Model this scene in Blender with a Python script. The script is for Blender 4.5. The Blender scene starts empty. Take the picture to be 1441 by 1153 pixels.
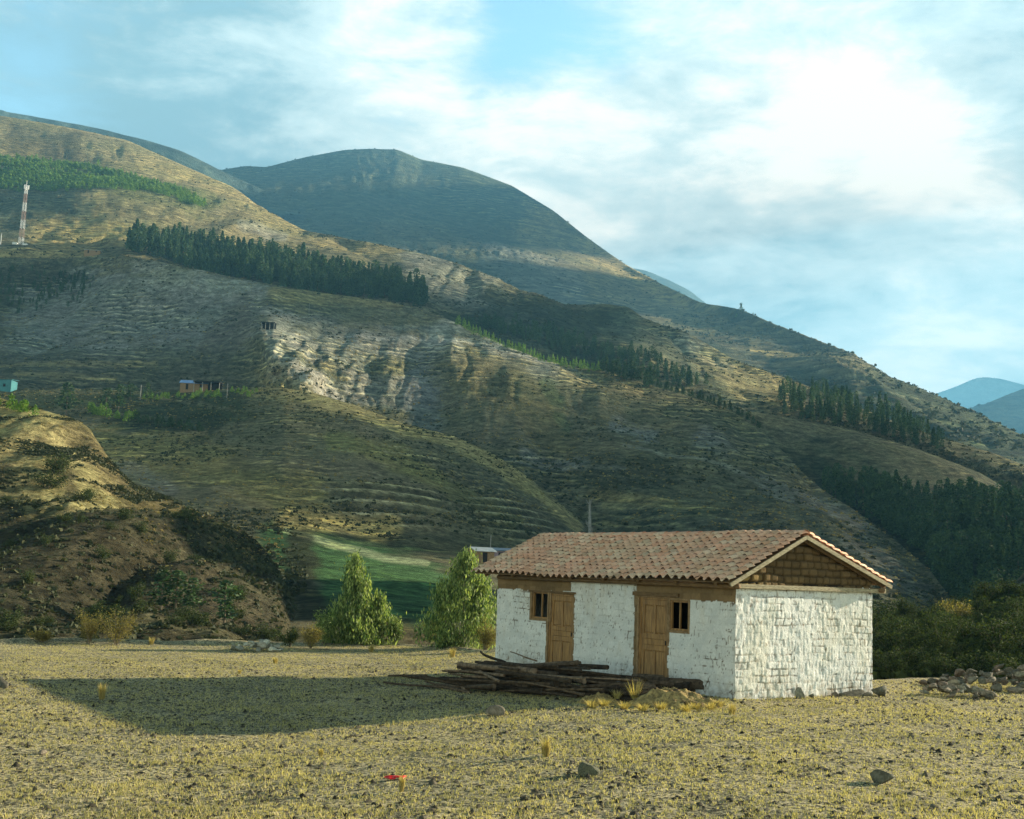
import bpy, math, random
import numpy as np
from math import radians, sin, cos, pi
random.seed(7); rng = np.random.default_rng(7)
S = bpy.context.scene; COL = S.collection

# ------------------------------------------------------------------ camera, light, exposure
F, PW, PH, EYE = 1669.0, 1441, 1153, 2.35
PITCH, ROLL = radians(7.94), radians(2.15)
FWD = np.array([0, cos(PITCH), sin(PITCH)]); U0 = np.array([0, -sin(PITCH), cos(PITCH)]); X0 = np.array([1., 0, 0])
RGT = cos(ROLL)*X0 + sin(ROLL)*U0; UPV = -sin(ROLL)*X0 + cos(ROLL)*U0
from mathutils import Matrix, Vector
cam = bpy.data.cameras.new('camera'); camo = bpy.data.objects.new('camera', cam); COL.objects.link(camo)
cam.sensor_width = 36; cam.lens = 36*F/PW; cam.clip_start = .2; cam.clip_end = 60000
M = Matrix(((RGT[0], UPV[0], -FWD[0], 0), (RGT[1], UPV[1], -FWD[1], 0), (RGT[2], UPV[2], -FWD[2], EYE), (0, 0, 0, 1)))
camo.matrix_world = M; S.camera = camo

SUN_AZ, SUN_EL = radians(63.5), radians(16.4)
SUN = np.array([sin(SUN_AZ)*cos(SUN_EL), cos(SUN_AZ)*cos(SUN_EL), sin(SUN_EL)])
S.view_settings.view_transform = 'Standard'; S.view_settings.look = 'None'
S.view_settings.exposure = 1.9; S.view_settings.gamma = 1
sl = bpy.data.lights.new('sun', 'SUN'); sl.energy = 5.0; sl.angle = radians(.5); sl.color = (1, .87, .64)
so = bpy.data.objects.new('sun', sl); COL.objects.link(so)
so.rotation_euler = Vector(-SUN).to_track_quat('-Z', 'Y').to_euler()

def build_world():
    w = bpy.data.worlds.new('World'); S.world = w; w.use_nodes = True
    nt = w.node_tree; N = nt.nodes; L = nt.links; N.clear()
    out = N.new('ShaderNodeOutputWorld'); bg = N.new('ShaderNodeBackground'); L.new(bg.outputs[0], out.inputs[0])
    sky = N.new('ShaderNodeTexSky'); sky.sky_type = 'NISHITA'; sky.sun_disc = False
    sky.sun_elevation = SUN_EL; sky.sun_rotation = SUN_AZ; sky.altitude = 3400; sky.air_density = 1; sky.dust_density = .6; sky.ozone_density = 1.5
    tc = N.new('ShaderNodeTexCoord'); gen = tc.outputs['Generated']
    def math_(op, a, b=None, c=None):
        n = N.new('ShaderNodeMath'); n.operation = op
        for i, v in enumerate((a, b, c)):
            if v is None: continue
            if isinstance(v, (int, float)): n.inputs[i].default_value = v
            else: L.new(v, n.inputs[i])
        return n.outputs[0]
    def noise(vec, sc, det, rough, scale3=(1, 1, 1), loc=(0, 0, 0), dist=0):
        mp = N.new('ShaderNodeMapping'); mp.inputs['Scale'].default_value = scale3; mp.inputs['Location'].default_value = loc
        L.new(vec, mp.inputs[0]); n = N.new('ShaderNodeTexNoise'); n.inputs['Scale'].default_value = sc
        n.inputs['Detail'].default_value = det; n.inputs['Roughness'].default_value = rough; n.inputs['Distortion'].default_value = dist
        L.new(mp.outputs[0], n.inputs[0]); return n.outputs[0]
    def ramp(v, lo, hi):
        n = N.new('ShaderNodeMapRange'); n.interpolation_type = 'SMOOTHSTEP'; n.inputs[1].default_value = lo; n.inputs[2].default_value = hi
        L.new(v, n.inputs[0]); return n.outputs[0]
    def blob(px, py, rad):       # soft patch round a direction of the sky
        d = ray(px, py); d = d/np.linalg.norm(d)
        n = N.new('ShaderNodeVectorMath'); n.operation = 'DISTANCE'; L.new(gen, n.inputs[0]); n.inputs[1].default_value = d
        q = math_('DIVIDE', n.outputs['Value'], rad/F); return math_('POWER', 2.718, math_('MULTIPLY', math_('MULTIPLY', q, q), -1))
    def mixc(f, a, b):
        n = N.new('ShaderNodeMix'); n.data_type = 'RGBA'; L.new(f, n.inputs[0])
        for s, v in ((6, a), (7, b)):
            if isinstance(v, tuple): n.inputs[s].default_value = (*v, 1)
            else: L.new(v, n.inputs[s])
        return n.outputs[2]
    def addall(l):
        r = l[0]
        for x in l[1:]: r = math_('ADD', r, x)
        return r
    wisp = noise(gen, 2.6, 10, .56, (1, 1, 3.2), (.3, .1, .7), .3)
    fine = noise(gen, 8.5, 9, .62, (1, 1, 2.8), (2.3, 1.1, .2), .35)
    vf = noise(gen, 24, 7, .62, (1, 1, 2.4), (1.3, 3.1, 5.2), .2)
    cov = addall([math_('MULTIPLY', wisp, 1.3), math_('MULTIPLY', fine, .55), math_('MULTIPLY', vf, .16)])
    cov = addall([cov] + [math_('MULTIPLY', blob(x, y, r), a) for x, y, r, a in CLOUDS])
    cover = ramp(cov, .78, 1.16)
    lit = addall([math_('MULTIPLY', fine, 1.7), math_('MULTIPLY', wisp, .7), math_('MULTIPLY', vf, .7)] + [math_('MULTIPLY', blob(x, y, r), a) for x, y, r, a in BRIGHT])
    litm = ramp(lit, 1.15, 1.95)
    sep = N.new('ShaderNodeSeparateXYZ'); L.new(gen, sep.inputs[0])
    skys = N.new('ShaderNodeVectorMath'); skys.operation = 'MULTIPLY'; L.new(sky.outputs[0], skys.inputs[0]); skys.inputs[1].default_value = SKY_MUL
    cl = mixc(litm, CLOUD_DARK, CLOUD_LIT)
    hi = ramp(lit, 1.8, 2.35); cl = mixc(hi, cl, CLOUD_HOT)
    col = mixc(cover, skys.outputs[0], cl)
    # sky glow added low behind the viewer to light walls, zenith and sides dimmed
    back = math_('MULTIPLY', ramp(math_('MULTIPLY', sep.outputs[1], -1), -.25, .6), ramp(math_('MULTIPLY', sep.outputs[2], -1), -.75, -.2))
    zen = ramp(sep.outputs[2], .46, .85)
    dv = N.new('ShaderNodeVectorMath'); dv.operation = 'DISTANCE'; L.new(gen, dv.inputs[0]); dv.inputs[1].default_value = (0, cos(PITCH), sin(PITCH))
    side = math_('MULTIPLY', ramp(dv.outputs['Value'], .52, .85), math_('SUBTRACT', 1., back))
    k = math_('MULTIPLY', math_('ADD', 1., math_('MULTIPLY', back, .42)), math_('SUBTRACT', 1., math_('MULTIPLY', zen, .93)))
    k = math_('MULTIPLY', k, math_('SUBTRACT', 1., math_('MULTIPLY', side, .62)))
    v = N.new('ShaderNodeVectorMath'); v.operation = 'SCALE'; L.new(col, v.inputs[0]); L.new(k, v.inputs['Scale'])
    warm = N.new('ShaderNodeVectorMath'); warm.operation = 'MULTIPLY'; L.new(v.outputs[0], warm.inputs[0]); L.new(mixc(back, (1., 1., 1.), (1.28, 1.02, .84)), warm.inputs[1])
    L.new(warm.outputs[0], bg.inputs[0]); bg.inputs[1].default_value = .071

def ray(px, py):
    px, py = np.asarray(px, float), np.asarray(py, float)
    d = FWD + RGT*((px-720.5)/F)[..., None] + UPV*((576.5-py)/F)[..., None]
    return d/np.hypot(d[..., 0], d[..., 1])[..., None]
CLOUDS = [(480, 150, 300, .2), (1080, 180, 380, .38), (230, 60, 170, -.06), (760, 20, 150, -.42), (1410, 120, 80, -.25), (150, 200, 300, .22), (1250, 400, 420, .4), (40, 20, 150, -.14), (930, 40, 90, -.1), (560, 20, 90, .1)]
BRIGHT = [(1120, 110, 210, .62), (1260, 180, 130, .5), (640, 170, 210, .42), (1340, 250, 100, .36), (1290, 530, 110, .6), (1150, 370, 200, -.22), (160, 210, 300, -.36), (520, 60, 160, .3), (1400, 420, 110, .22), (900, 330, 200, .12), (800, 180, 160, .18), (1330, 320, 70, -.15)]
SKY_MUL = (2.0, 2.1, 1.5)
CLOUD_DARK, CLOUD_LIT, CLOUD_HOT = (1.35, 2.2, 2.5), (3.35, 4.0, 3.95), (5.4, 5.3, 4.8)
build_world()

# ------------------------------------------------------------------ helpers
def smooth(a, b, x):
    t = np.clip((np.asarray(x, float)-a)/(b-a), 0, 1); return t*t*(3-2*t)
def _h(i, j, k, s):
    n = (i.astype(np.int64)*374761393 + j.astype(np.int64)*668265263 + k.astype(np.int64)*2147483647 + s*974634777) & 0xffffffff
    n = ((n ^ (n >> 13))*1274126177) & 0xffffffff; n = ((n ^ (n >> 16))*2246822519) & 0xffffffff
    return ((n ^ (n >> 15)) & 0xffffff)/float(0xffffff)
def vnoise(x, y, z=0., s=0):
    x, y, z = np.broadcast_arrays(np.asarray(x, float), np.asarray(y, float), np.asarray(z, float))
    i, j, k = np.floor(x), np.floor(y), np.floor(z); a, b, c = x-i, y-j, z-k
    a, b, c = a*a*(3-2*a), b*b*(3-2*b), c*c*(3-2*c); r = 0
    flat = not np.any(z)
    for dk in ((0,) if flat else (0, 1)):
        for dj in (0, 1):
            for di in (0, 1):
                r = r + _h(i+di, j+dj, k+dk, s)*(a if di else 1-a)*(b if dj else 1-b)*((c if dk else 1-c))
    return r
def fbm(x, y, z=0., o=5, s=0, g=.5):
    r, a, t, f = 0, 1, 0, 1
    for q in range(o):
        r = r + a*(vnoise(np.asarray(x)*f+q*17.3, np.asarray(y)*f-q*9.1, np.asarray(z)*f, s+q)*2-1); t += a; a *= g; f *= 2.03
    return r/t
def ridged(x, y, o=5, s=0):
    r, a, t, f = 0, 1, 0, 1
    for q in range(o):
        r = r + a*(1-abs(vnoise(np.asarray(x)*f+q*7.7, np.asarray(y)*f, 0, s+q)*2-1)); t += a; a *= .5; f *= 2.1
    return r/t
def ground_z(x, y):
    x, y = np.asarray(x, float), np.asarray(y, float)
    z = -.42*smooth(4, -5, x)*smooth(6, 14, y) + .03*fbm(x*.35, y*.35, 0, 3, 3)
    return z
def G(px, py, up=0.):
    d = ray(px, py); z = up
    for _ in range(12):
        p = np.array([0, 0, EYE]) + d*((z-EYE)/d[2]); z = float(ground_z(p[0], p[1]))+up
    return p
def on_ground(p, up=0.): return np.array([p[0], p[1], float(ground_z(p[0], p[1]))+up])

def mesh(name, V, Fc, mat=None, smooth_=False, col=None, mats=None, mi=None):
    """V (n,3); Fc: list of faces or (m,k) array; col: per-vertex rgb"""
    me = bpy.data.meshes.new(name); V = np.asarray(V, np.float32)
    if isinstance(Fc, np.ndarray):
        m, k = Fc.shape; me.vertices.add(len(V)); me.vertices.foreach_set('co', V.ravel())
        me.loops.add(m*k); me.loops.foreach_set('vertex_index', Fc.astype(np.int32).ravel())
        me.polygons.add(m); me.polygons.foreach_set('loop_start', np.arange(0, m*k, k, dtype=np.int32))
        me.update(calc_edges=True)
    else: me.from_pydata([tuple(v) for v in V.tolist()], [], Fc); me.update()
    if smooth_: me.polygons.foreach_set('use_smooth', np.ones(len(me.polygons), bool))
    if col is not None:
        ca = me.color_attributes.new('col', 'FLOAT_COLOR', 'POINT')
        c = np.ones((len(V), 4), np.float32); c[:, :3] = col; ca.data.foreach_set('color', c.ravel())
    for m_ in (mats or ([mat] if mat else [])): me.materials.append(m_)
    if mi is not None: me.polygons.foreach_set('material_index', np.asarray(mi, np.int32))
    return me
def obj(name, me, parent=None, loc=None):
    o = bpy.data.objects.new(name, me); COL.objects.link(o)
    if parent is not None: o.parent = parent
    if loc is not None: o.location = [float(q) for q in loc]
    return o
def tag(o, label=None, cat=None, group=None, kind=None):
    if label: o['label'] = label
    if cat: o['category'] = cat
    if group: o['group'] = group
    if kind: o['kind'] = kind
    return o
def copy_tree(o, parent=None):
    c = o.copy(); COL.objects.link(c); c.parent = parent
    for ch in [q for q in o.children]: copy_tree(ch, c)
    return c
class MB:
    """collects boxes and tubes into one mesh"""
    def __init__(s): s.v, s.f, s.c = [], [], []
    def add(s, V, Fs, c=None):
        n = len(s.v); s.v += [tuple(map(float, q)) for q in V]; s.f += [tuple(i+n for i in f) for f in Fs]
        s.c += [tuple(c) if c is not None else (1, 1, 1)]*len(V)
    def box(s, o, ax, ay, az_, x0, x1, y0, y1, z0, z1, bev=0, c=None):
        o = np.array(o, float); P = lambda a, b, d: o+np.array(ax)*a+np.array(ay)*b+np.array(az_)*d
        b = bev or min(x1-x0, y1-y0, z1-z0)*.08
        V = []; 
        for (xa, ya, za) in ((0, b, b), (b, 0, b), (b, b, 0)):
            for sx in (0, 1):
                for sy in (0, 1):
                    for sz in (0, 1):
                        V.append(P((x1-xa if sx else x0+xa), (y1-ya if sy else y0+ya), (z1-za if sz else z0+za)))
        # faces: convex hull style, indices grp*8 + sx*4+sy*2+sz
        g = lambda k, a, b_, c_: k*8+a*4+b_*2+c_
        Fs = []
        for a in (0, 1):
            q = [g(0, a, 0, 0), g(0, a, 1, 0), g(0, a, 1, 1), g(0, a, 0, 1)]; Fs.append(q if a else q[::-1])
            q = [g(1, 0, a, 0), g(1, 0, a, 1), g(1, 1, a, 1), g(1, 1, a, 0)]; Fs.append(q if a else q[::-1])
            q = [g(2, 0, 0, a), g(2, 1, 0, a), g(2, 1, 1, a), g(2, 0, 1, a)]; Fs.append(q if a else q[::-1])
        for a in (0, 1):
            for d in (0, 1):
                q = [g(0, a, d, 0), g(0, a, d, 1), g(1, a, d, 1), g(1, a, d, 0)]; Fs.append(q if a != d else q[::-1])
                q = [g(1, 0, a, d), g(1, 1, a, d), g(2, 1, a, d), g(2, 0, a, d)]; Fs.append(q if a != d else q[::-1])
                q = [g(0, a, 0, d), g(0, a, 1, d), g(2, a, 1, d), g(2, a, 0, d)]; Fs.append(q if a == d else q[::-1])
        for a in (0, 1):
            for d in (0, 1):
                for e in (0, 1): Fs.append([g(0, a, d, e), g(1, a, d, e), g(2, a, d, e)])
        s.add(V, Fs, c)
    def tube(s, pts, rad, n=8, jit=0, c=None, cap=True):
        pts = np.array(pts, float); m = len(pts)
        rad = np.broadcast_to(rad, (m,)); V = []
        for i in range(m):
            t = pts[min(i+1, m-1)]-pts[max(i-1, 0)]; t /= np.linalg.norm(t)
            a = np.cross(t, [0, 0, 1.]); 
            if np.linalg.norm(a) < .05: a = np.cross(t, [1., 0, 0])
            a /= np.linalg.norm(a); b = np.cross(t, a)
            for k in range(n):
                r = rad[i]*(1+jit*(random.random()-.5)); V.append(pts[i]+a*r*cos(2*pi*k/n)+b*r*sin(2*pi*k/n))
        Fs = [(i*n+k, i*n+(k+1) % n, (i+1)*n+(k+1) % n, (i+1)*n+k) for i in range(m-1) for k in range(n)]
        if cap: Fs += [tuple(range(n))[::-1], tuple((m-1)*n+k for k in range(n))]
        s.add(V, Fs, c)
    def build(s, name, mat, parent=None, sm=False, loc=None, colr=False):
        return obj(name, mesh(name, s.v, s.f, mat, sm, np.array(s.c) if colr else None), parent, loc)

# ------------------------------------------------------------------ materials
def material(name, rough=.9, spec=.2):
    m = bpy.data.materials.new(name); m.use_nodes = True; nt = m.node_tree; N = nt.nodes; L = nt.links
    b = N['Principled BSDF']; b.inputs['Roughness'].default_value = rough; b.inputs['Specular IOR Level'].default_value = spec
    return m, N, L, b
def nz(N, L, scale, detail=5, rough=.6, sc3=None, dist=0, src='Object'):
    tc = N.new('ShaderNodeTexCoord'); v = tc.outputs[src]
    if sc3: mp = N.new('ShaderNodeMapping'); mp.inputs['Scale'].default_value = sc3; L.new(v, mp.inputs[0]); v = mp.outputs[0]
    n = N.new('ShaderNodeTexNoise'); n.inputs['Scale'].default_value = scale; n.inputs['Detail'].default_value = detail
    n.inputs['Roughness'].default_value = rough; n.inputs['Distortion'].default_value = dist; L.new(v, n.inputs[0]); return n.outputs[0]
def mr(N, L, v, a, b, c, d, sm=True):
    n = N.new('ShaderNodeMapRange'); n.interpolation_type = 'SMOOTHSTEP' if sm else 'LINEAR'
    for i, q in zip((1, 2, 3, 4), (a, b, c, d)): n.inputs[i].default_value = q
    L.new(v, n.inputs[0]); return n.outputs[0]
def mth(N, L, op, a, b):
    n = N.new('ShaderNodeMath'); n.operation = op
    for i, v in enumerate((a, b)):
        if isinstance(v, (int, float)): n.inputs[i].default_value = v
        else: L.new(v, n.inputs[i])
    return n.outputs[0]
def mix(N, L, f, a, b, mode='MIX'):
    n = N.new('ShaderNodeMix'); n.data_type = 'RGBA'; n.blend_type = mode
    if isinstance(f, (int, float)): n.inputs[0].default_value = f
    else: L.new(f, n.inputs[0])
    for s, v in ((6, a), (7, b)):
        if isinstance(v, tuple): n.inputs[s].default_value = (*v[:3], 1)
        else: L.new(v, n.inputs[s])
    return n.outputs[2]
def grey(N, L, v):
    n = N.new('ShaderNodeCombineColor')
    for i in range(3): L.new(v, n.inputs[i])
    return n.outputs[0]
def bump(N, L, b, h, dist, strength=1.):
    n = N.new('ShaderNodeBump'); n.inputs['Strength'].default_value = strength; n.inputs['Distance'].default_value = dist
    L.new(h, n.inputs['Height']); L.new(n.outputs[0], b.inputs['Normal'])
def attr(N, name='col'):
    a = N.new('ShaderNodeAttribute'); a.attribute_name = name; return a.outputs[0]

def simple(name, c1, c2, scale=4, rough=.9, sc3=None, bd=0, use_col=False, spec=.2):
    m, N, L, b = material(name, rough, spec)
    n = nz(N, L, scale, 6, .65, sc3); f = mr(N, L, n, .3, .7, 0, 1)
    c = mix(N, L, f, c1, c2)
    if use_col: c = mix(N, L, 1., c, attr(N), 'MULTIPLY')
    L.new(c, b.inputs['Base Color'])
    if bd: bump(N, L, b, n, bd)
    return m
def leafmat(name, c1, c2, trans=.35, rough=.55, nscale=3.):
    m, N, L, b = material(name, rough, .25)
    n = nz(N, L, nscale, 3, .6); rnd = N.new('ShaderNodeNewGeometry').outputs['Random Per Island']
    f = mth(N, L, 'ADD', mth(N, L, 'MULTIPLY', n, .7), mth(N, L, 'MULTIPLY', rnd, .5))
    c = mix(N, L, mr(N, L, f, .3, .95, 0, 1), c1, c2); L.new(c, b.inputs['Base Color'])
    if trans:
        t = N.new('ShaderNodeBsdfTranslucent'); L.new(mix(N, L, 1., c, (1.3, 1.35, .7), 'MULTIPLY'), t.inputs[0])
        mx = N.new('ShaderNodeMixShader'); mx.inputs[0].default_value = trans
        L.new(b.outputs[0], mx.inputs[1]); L.new(t.outputs[0], mx.inputs[2]); L.new(mx.outputs[0], N['Material Output'].inputs[0])
    return m
def hillmat(name, sc, streak=.55, spots=.6, bumpd=1., line=0):
    """sc: metres of one coarse feature; line: height between the cattle tracks that run along the contours"""
    m, N, L, b = material(name, 1., .05)
    col = attr(N)
    s1 = nz(N, L, 1/(sc*1.0), 9, .74, (1, 1, 2.6), .5)      # contour-following streaks
    s2 = nz(N, L, 1/(sc*.45), 9, .76, None, .2)            # patches
    s3 = nz(N, L, 1/(sc*.13), 5, .75)                      # specks
    s4 = nz(N, L, 1/(sc*6), 4, .5)
    c = mix(N, L, 1., col, grey(N, L, mr(N, L, s1, .40, .60, 1-streak*.75, 1+streak*.75, False)), 'MULTIPLY')
    c = mix(N, L, 1., c, grey(N, L, mr(N, L, s2, .38, .62, .55, 1.5, False)), 'MULTIPLY')
    c = mix(N, L, mr(N, L, s4, .4, .62, 0, .45), c, mix(N, L, 1., c, (.82, .95, .82), 'MULTIPLY'))
    dark = mix(N, L, 1., c, (.32, .42, .4), 'MULTIPLY')
    c = mix(N, L, mr(N, L, s3, .54, .62, 0, spots), c, dark)
    pale = mix(N, L, 1., c, (1.75, 1.65, 1.5), 'MULTIPLY')
    c = mix(N, L, mr(N, L, s3, .42, .34, 0, .8), c, pale)
    h = mth(N, L, 'ADD', mth(N, L, 'MULTIPLY', s1, .9), mth(N, L, 'ADD', s2, mth(N, L, 'MULTIPLY', s3, .4)))
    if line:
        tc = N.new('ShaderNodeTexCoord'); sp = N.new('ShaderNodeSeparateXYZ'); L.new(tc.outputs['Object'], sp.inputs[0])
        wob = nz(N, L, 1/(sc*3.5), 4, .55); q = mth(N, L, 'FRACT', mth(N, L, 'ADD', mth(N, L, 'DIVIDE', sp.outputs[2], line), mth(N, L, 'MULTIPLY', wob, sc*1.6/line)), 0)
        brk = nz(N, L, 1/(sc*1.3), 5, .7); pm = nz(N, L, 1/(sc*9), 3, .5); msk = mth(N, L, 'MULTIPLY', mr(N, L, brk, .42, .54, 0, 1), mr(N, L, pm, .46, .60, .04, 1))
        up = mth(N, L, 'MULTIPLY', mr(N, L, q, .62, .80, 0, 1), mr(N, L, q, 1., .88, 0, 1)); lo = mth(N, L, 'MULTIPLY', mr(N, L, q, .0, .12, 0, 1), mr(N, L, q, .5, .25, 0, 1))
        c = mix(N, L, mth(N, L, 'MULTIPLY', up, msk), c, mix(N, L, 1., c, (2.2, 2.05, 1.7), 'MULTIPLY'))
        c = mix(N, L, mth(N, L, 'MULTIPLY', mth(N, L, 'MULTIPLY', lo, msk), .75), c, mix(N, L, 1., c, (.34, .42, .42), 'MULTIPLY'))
    L.new(c, b.inputs['Base Color'])
    bump(N, L, b, h, bumpd*sc*.15)
    return m

# ------------------------------------------------------------------ colours of the land (linear albedo)
GOLD = (.36, .28, .12); STRAW = (.26, .215, .11); OLIVE = (.15, .135, .075); DARKG = (.03, .042, .022)
SCRUB = (.045, .04, .022); SCREE = (.225, .225, .205); PALE = (.36, .345, .295); GREEN = (.065, .135, .05); TERR = (.15, .138, .082)
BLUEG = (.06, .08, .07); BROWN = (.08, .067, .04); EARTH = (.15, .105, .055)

# ------------------------------------------------------------------ terrain layers
LAYERS = {}
def curve(k, xs):
    k = np.array(k, float); y = np.interp(xs, k[:, 0], k[:, 1]); d = np.exp(np.interp(xs, k[:, 0], np.log(k[:, 2])))
    return y, np.log(d)
def layer(name, curves, x0, x1, mat, base, paint, amp=(2, 40), gully=(0, 30), crest_amp=.25, dx=2.2, dy=2.2, terr=None, back=.35, backslope=.55, extra=None, sm=5, label=None, rills=()):
    """a hillside between control curves given bottom to crest as (px, py, distance) knots"""
    xs = np.arange(x0, x1+dx, dx); cs = [curve(k, xs) for k in curves]
    ker = np.ones(sm)/sm
    sm_ = lambda a: np.convolve(np.pad(a, sm//2, mode='edge'), ker, 'valid') if sm > 1 else a
    Y = [sm_(c[0]) for c in cs]; D = [sm_(c[1]) for c in cs]; n = len(Y)
    gx = lambda A, i: A[min(max(i, 0), n-1)]
    ry, rd, rv = [], [], []
    for i in range(n-1):
        h = max(3, int(np.mean(abs(Y[i]-Y[i+1]))/dy))
        for q in range(h+(1 if i == n-2 else 0)):
            t = q/h; w = (-.5*t+t*t-.5*t**3, 1-2.5*t*t+1.5*t**3, .5*t+2*t*t-1.5*t**3, -.5*t*t+.5*t**3)
            lin = (0, 1-t, t, 0); w = [a*.75+b*.25 for a, b in zip(w, lin)]
            ry.append(sum(w[j]*gx(Y, i-1+j) for j in range(4))); rd.append(sum(w[j]*gx(D, i-1+j) for j in range(4))); rv.append((i+t)/(n-1))
    PY = np.array(ry); R = np.exp(np.array(rd)); PX = np.broadcast_to(xs, PY.shape); v = np.array(rv)[:, None]+0*PX
    d = ray(PX, PY); P = np.array([0, 0, EYE])+d*R[..., None]
    if extra: P, R = extra(PX, PY, P, R, v)
    x, y, z = P[..., 0], P[..., 1], P[..., 2]
    cm = crest_amp+(1-crest_amp)*smooth(1, .9, v)
    s = abs(hash_name(name))
    tcol = []
    dz = amp[0]*fbm(x/amp[1], y/amp[1], 0, 6, s)
    if gully[0]:
        az = np.arctan2(x, y)*R
        dz = dz-gully[0]*.16*(ridged(az/gully[1]*4.3+.5*fbm(x/20, y/20, 0, 3, 9), y/gully[1]*.3, 3, s+14)-.5)
        dz = dz-gully[0]*(ridged(az/gully[1]+.4*fbm(x/60, y/60, 0, 3, 9), y/gully[1]*.18+R*0, 3, s+4)-.55)
    for (tx, ty, trx, try_, a, sp_) in rills:
        m = np.exp(-(((PX-tx)/trx)**2+((PY-ty)/try_)**2)**2); u_ = np.arctan2(x, y)*R/sp_+.35*fbm(x/sp_/2, y/sp_/2, z/sp_/2, 4, s+31)
        dz = dz-a*m*(ridged(u_, z/sp_*.22, 4, s+30)-.6)
    z = z+dz*cm
    if terr:
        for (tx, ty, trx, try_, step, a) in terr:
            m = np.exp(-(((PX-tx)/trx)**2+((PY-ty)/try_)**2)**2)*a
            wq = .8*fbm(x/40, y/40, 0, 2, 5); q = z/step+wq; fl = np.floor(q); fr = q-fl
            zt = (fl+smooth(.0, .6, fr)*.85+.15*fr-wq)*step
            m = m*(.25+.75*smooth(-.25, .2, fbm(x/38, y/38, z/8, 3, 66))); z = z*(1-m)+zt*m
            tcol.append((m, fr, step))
    P = np.stack([x, y, z], -1)
    C = np.zeros(P.shape)+np.array(base)
    wob = 14*fbm(x/(amp[1]*.35), y/(amp[1]*.35), z/(amp[1]*.3), 5, s+8); brk = fbm(x/(amp[1]*.12), y/(amp[1]*.12), z/(amp[1]*.04), 5, s+6)
    for pl, wd, c, st in paint:
        pl = np.array(pl, float); dm = None
        if len(pl) == 1: dm = np.hypot(PX-pl[0, 0], PY-pl[0, 1])
        else:
            for a, b in zip(pl[:-1], pl[1:]):
                ab = b-a; t = np.clip(((PX-a[0])*ab[0]+(PY-a[1])*ab[1])/(ab@ab), 0, 1)
                q = np.hypot(PX-a[0]-t*ab[0], PY-a[1]-t*ab[1]); dm = q if dm is None else np.minimum(dm, q)
        ws = min(1, wd/22)
        m = smooth(wd*1.25, wd*.55, dm+wob*ws+brk*wd*.7)*st
        C = C*(1-m[..., None])+np.array(c)*m[..., None]
    for m, fr, step in tcol:                                  # lit lip and shaded riser painted on each terrace as pale grass, dark soil
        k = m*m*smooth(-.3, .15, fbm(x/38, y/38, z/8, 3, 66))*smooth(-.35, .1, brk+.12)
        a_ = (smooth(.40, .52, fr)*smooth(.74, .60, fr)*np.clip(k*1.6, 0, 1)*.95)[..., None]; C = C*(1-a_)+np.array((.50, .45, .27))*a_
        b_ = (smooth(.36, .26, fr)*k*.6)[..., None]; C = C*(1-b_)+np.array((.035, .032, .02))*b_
    # back slope behind the crest
    rows = []; H = P[-1]; hd = d[-1, :, :2]; Rl = R[-1]
    for q in (.01, .03, .07, .14, .24, .36):
        dd = Rl*back*q/.36; b = H.copy(); b[:, :2] += hd*dd[:, None]; b[:, 2] -= dd*backslope*min(1, q/.1); rows.append(b)
    A = np.concatenate([P, np.array(rows)]); C = np.concatenate([C, np.repeat(C[-1:], len(rows), 0)])
    nr, nc = A.shape[:2]; i = np.arange(nr-1)[:, None]*nc+np.arange(nc-1)[None]
    Fc = np.stack([i, i+1, i+nc+1, i+nc], -1).reshape(-1, 4)
    o = obj(name, mesh(name, A.reshape(-1, 3), Fc, mat, True, C.reshape(-1, 3))); tag(o, kind='structure', label=label)
    LAYERS[label_key(name)] = (xs, PY, P); LAYERS['_last'] = LAYERS[label_key(name)]
    return o, (xs, PY, P)
def label_key(n): return n
def hash_name(n): return sum((i+1)*ord(c) for i, c in enumerate(n)) % 997
def surf(Ly, px, py):
    xs, PY, P = Ly; i = int(np.clip(round((px-xs[0])/(xs[1]-xs[0])), 0, len(xs)-1)); col = PY[:, i]
    j = int(np.argmin(abs(col-py))); return P[j, i].copy()

# --- far mountains
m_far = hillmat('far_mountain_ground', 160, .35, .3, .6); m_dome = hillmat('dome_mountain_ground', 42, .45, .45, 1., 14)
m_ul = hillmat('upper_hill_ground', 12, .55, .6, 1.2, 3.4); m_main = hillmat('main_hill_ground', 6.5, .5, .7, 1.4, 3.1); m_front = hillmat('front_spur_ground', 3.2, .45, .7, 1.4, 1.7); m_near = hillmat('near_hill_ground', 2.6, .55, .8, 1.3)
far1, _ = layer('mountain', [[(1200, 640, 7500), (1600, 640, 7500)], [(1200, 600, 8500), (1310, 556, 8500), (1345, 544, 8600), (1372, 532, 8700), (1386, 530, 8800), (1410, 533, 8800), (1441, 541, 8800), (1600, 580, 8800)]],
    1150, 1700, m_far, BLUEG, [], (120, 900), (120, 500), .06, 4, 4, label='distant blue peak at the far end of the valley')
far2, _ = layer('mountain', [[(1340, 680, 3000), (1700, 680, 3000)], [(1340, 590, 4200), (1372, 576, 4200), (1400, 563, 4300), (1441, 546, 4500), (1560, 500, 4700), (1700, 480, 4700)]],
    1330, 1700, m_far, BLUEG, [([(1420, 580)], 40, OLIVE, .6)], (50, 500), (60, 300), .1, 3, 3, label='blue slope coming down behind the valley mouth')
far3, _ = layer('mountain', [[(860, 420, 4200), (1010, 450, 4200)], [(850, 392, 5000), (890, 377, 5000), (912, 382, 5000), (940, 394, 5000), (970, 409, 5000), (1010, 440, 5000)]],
    840, 1030, m_far, BLUEG, [], (30, 400), (30, 300), .1, 3, 3, label='low blue shoulder behind the dome mountain')
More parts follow.
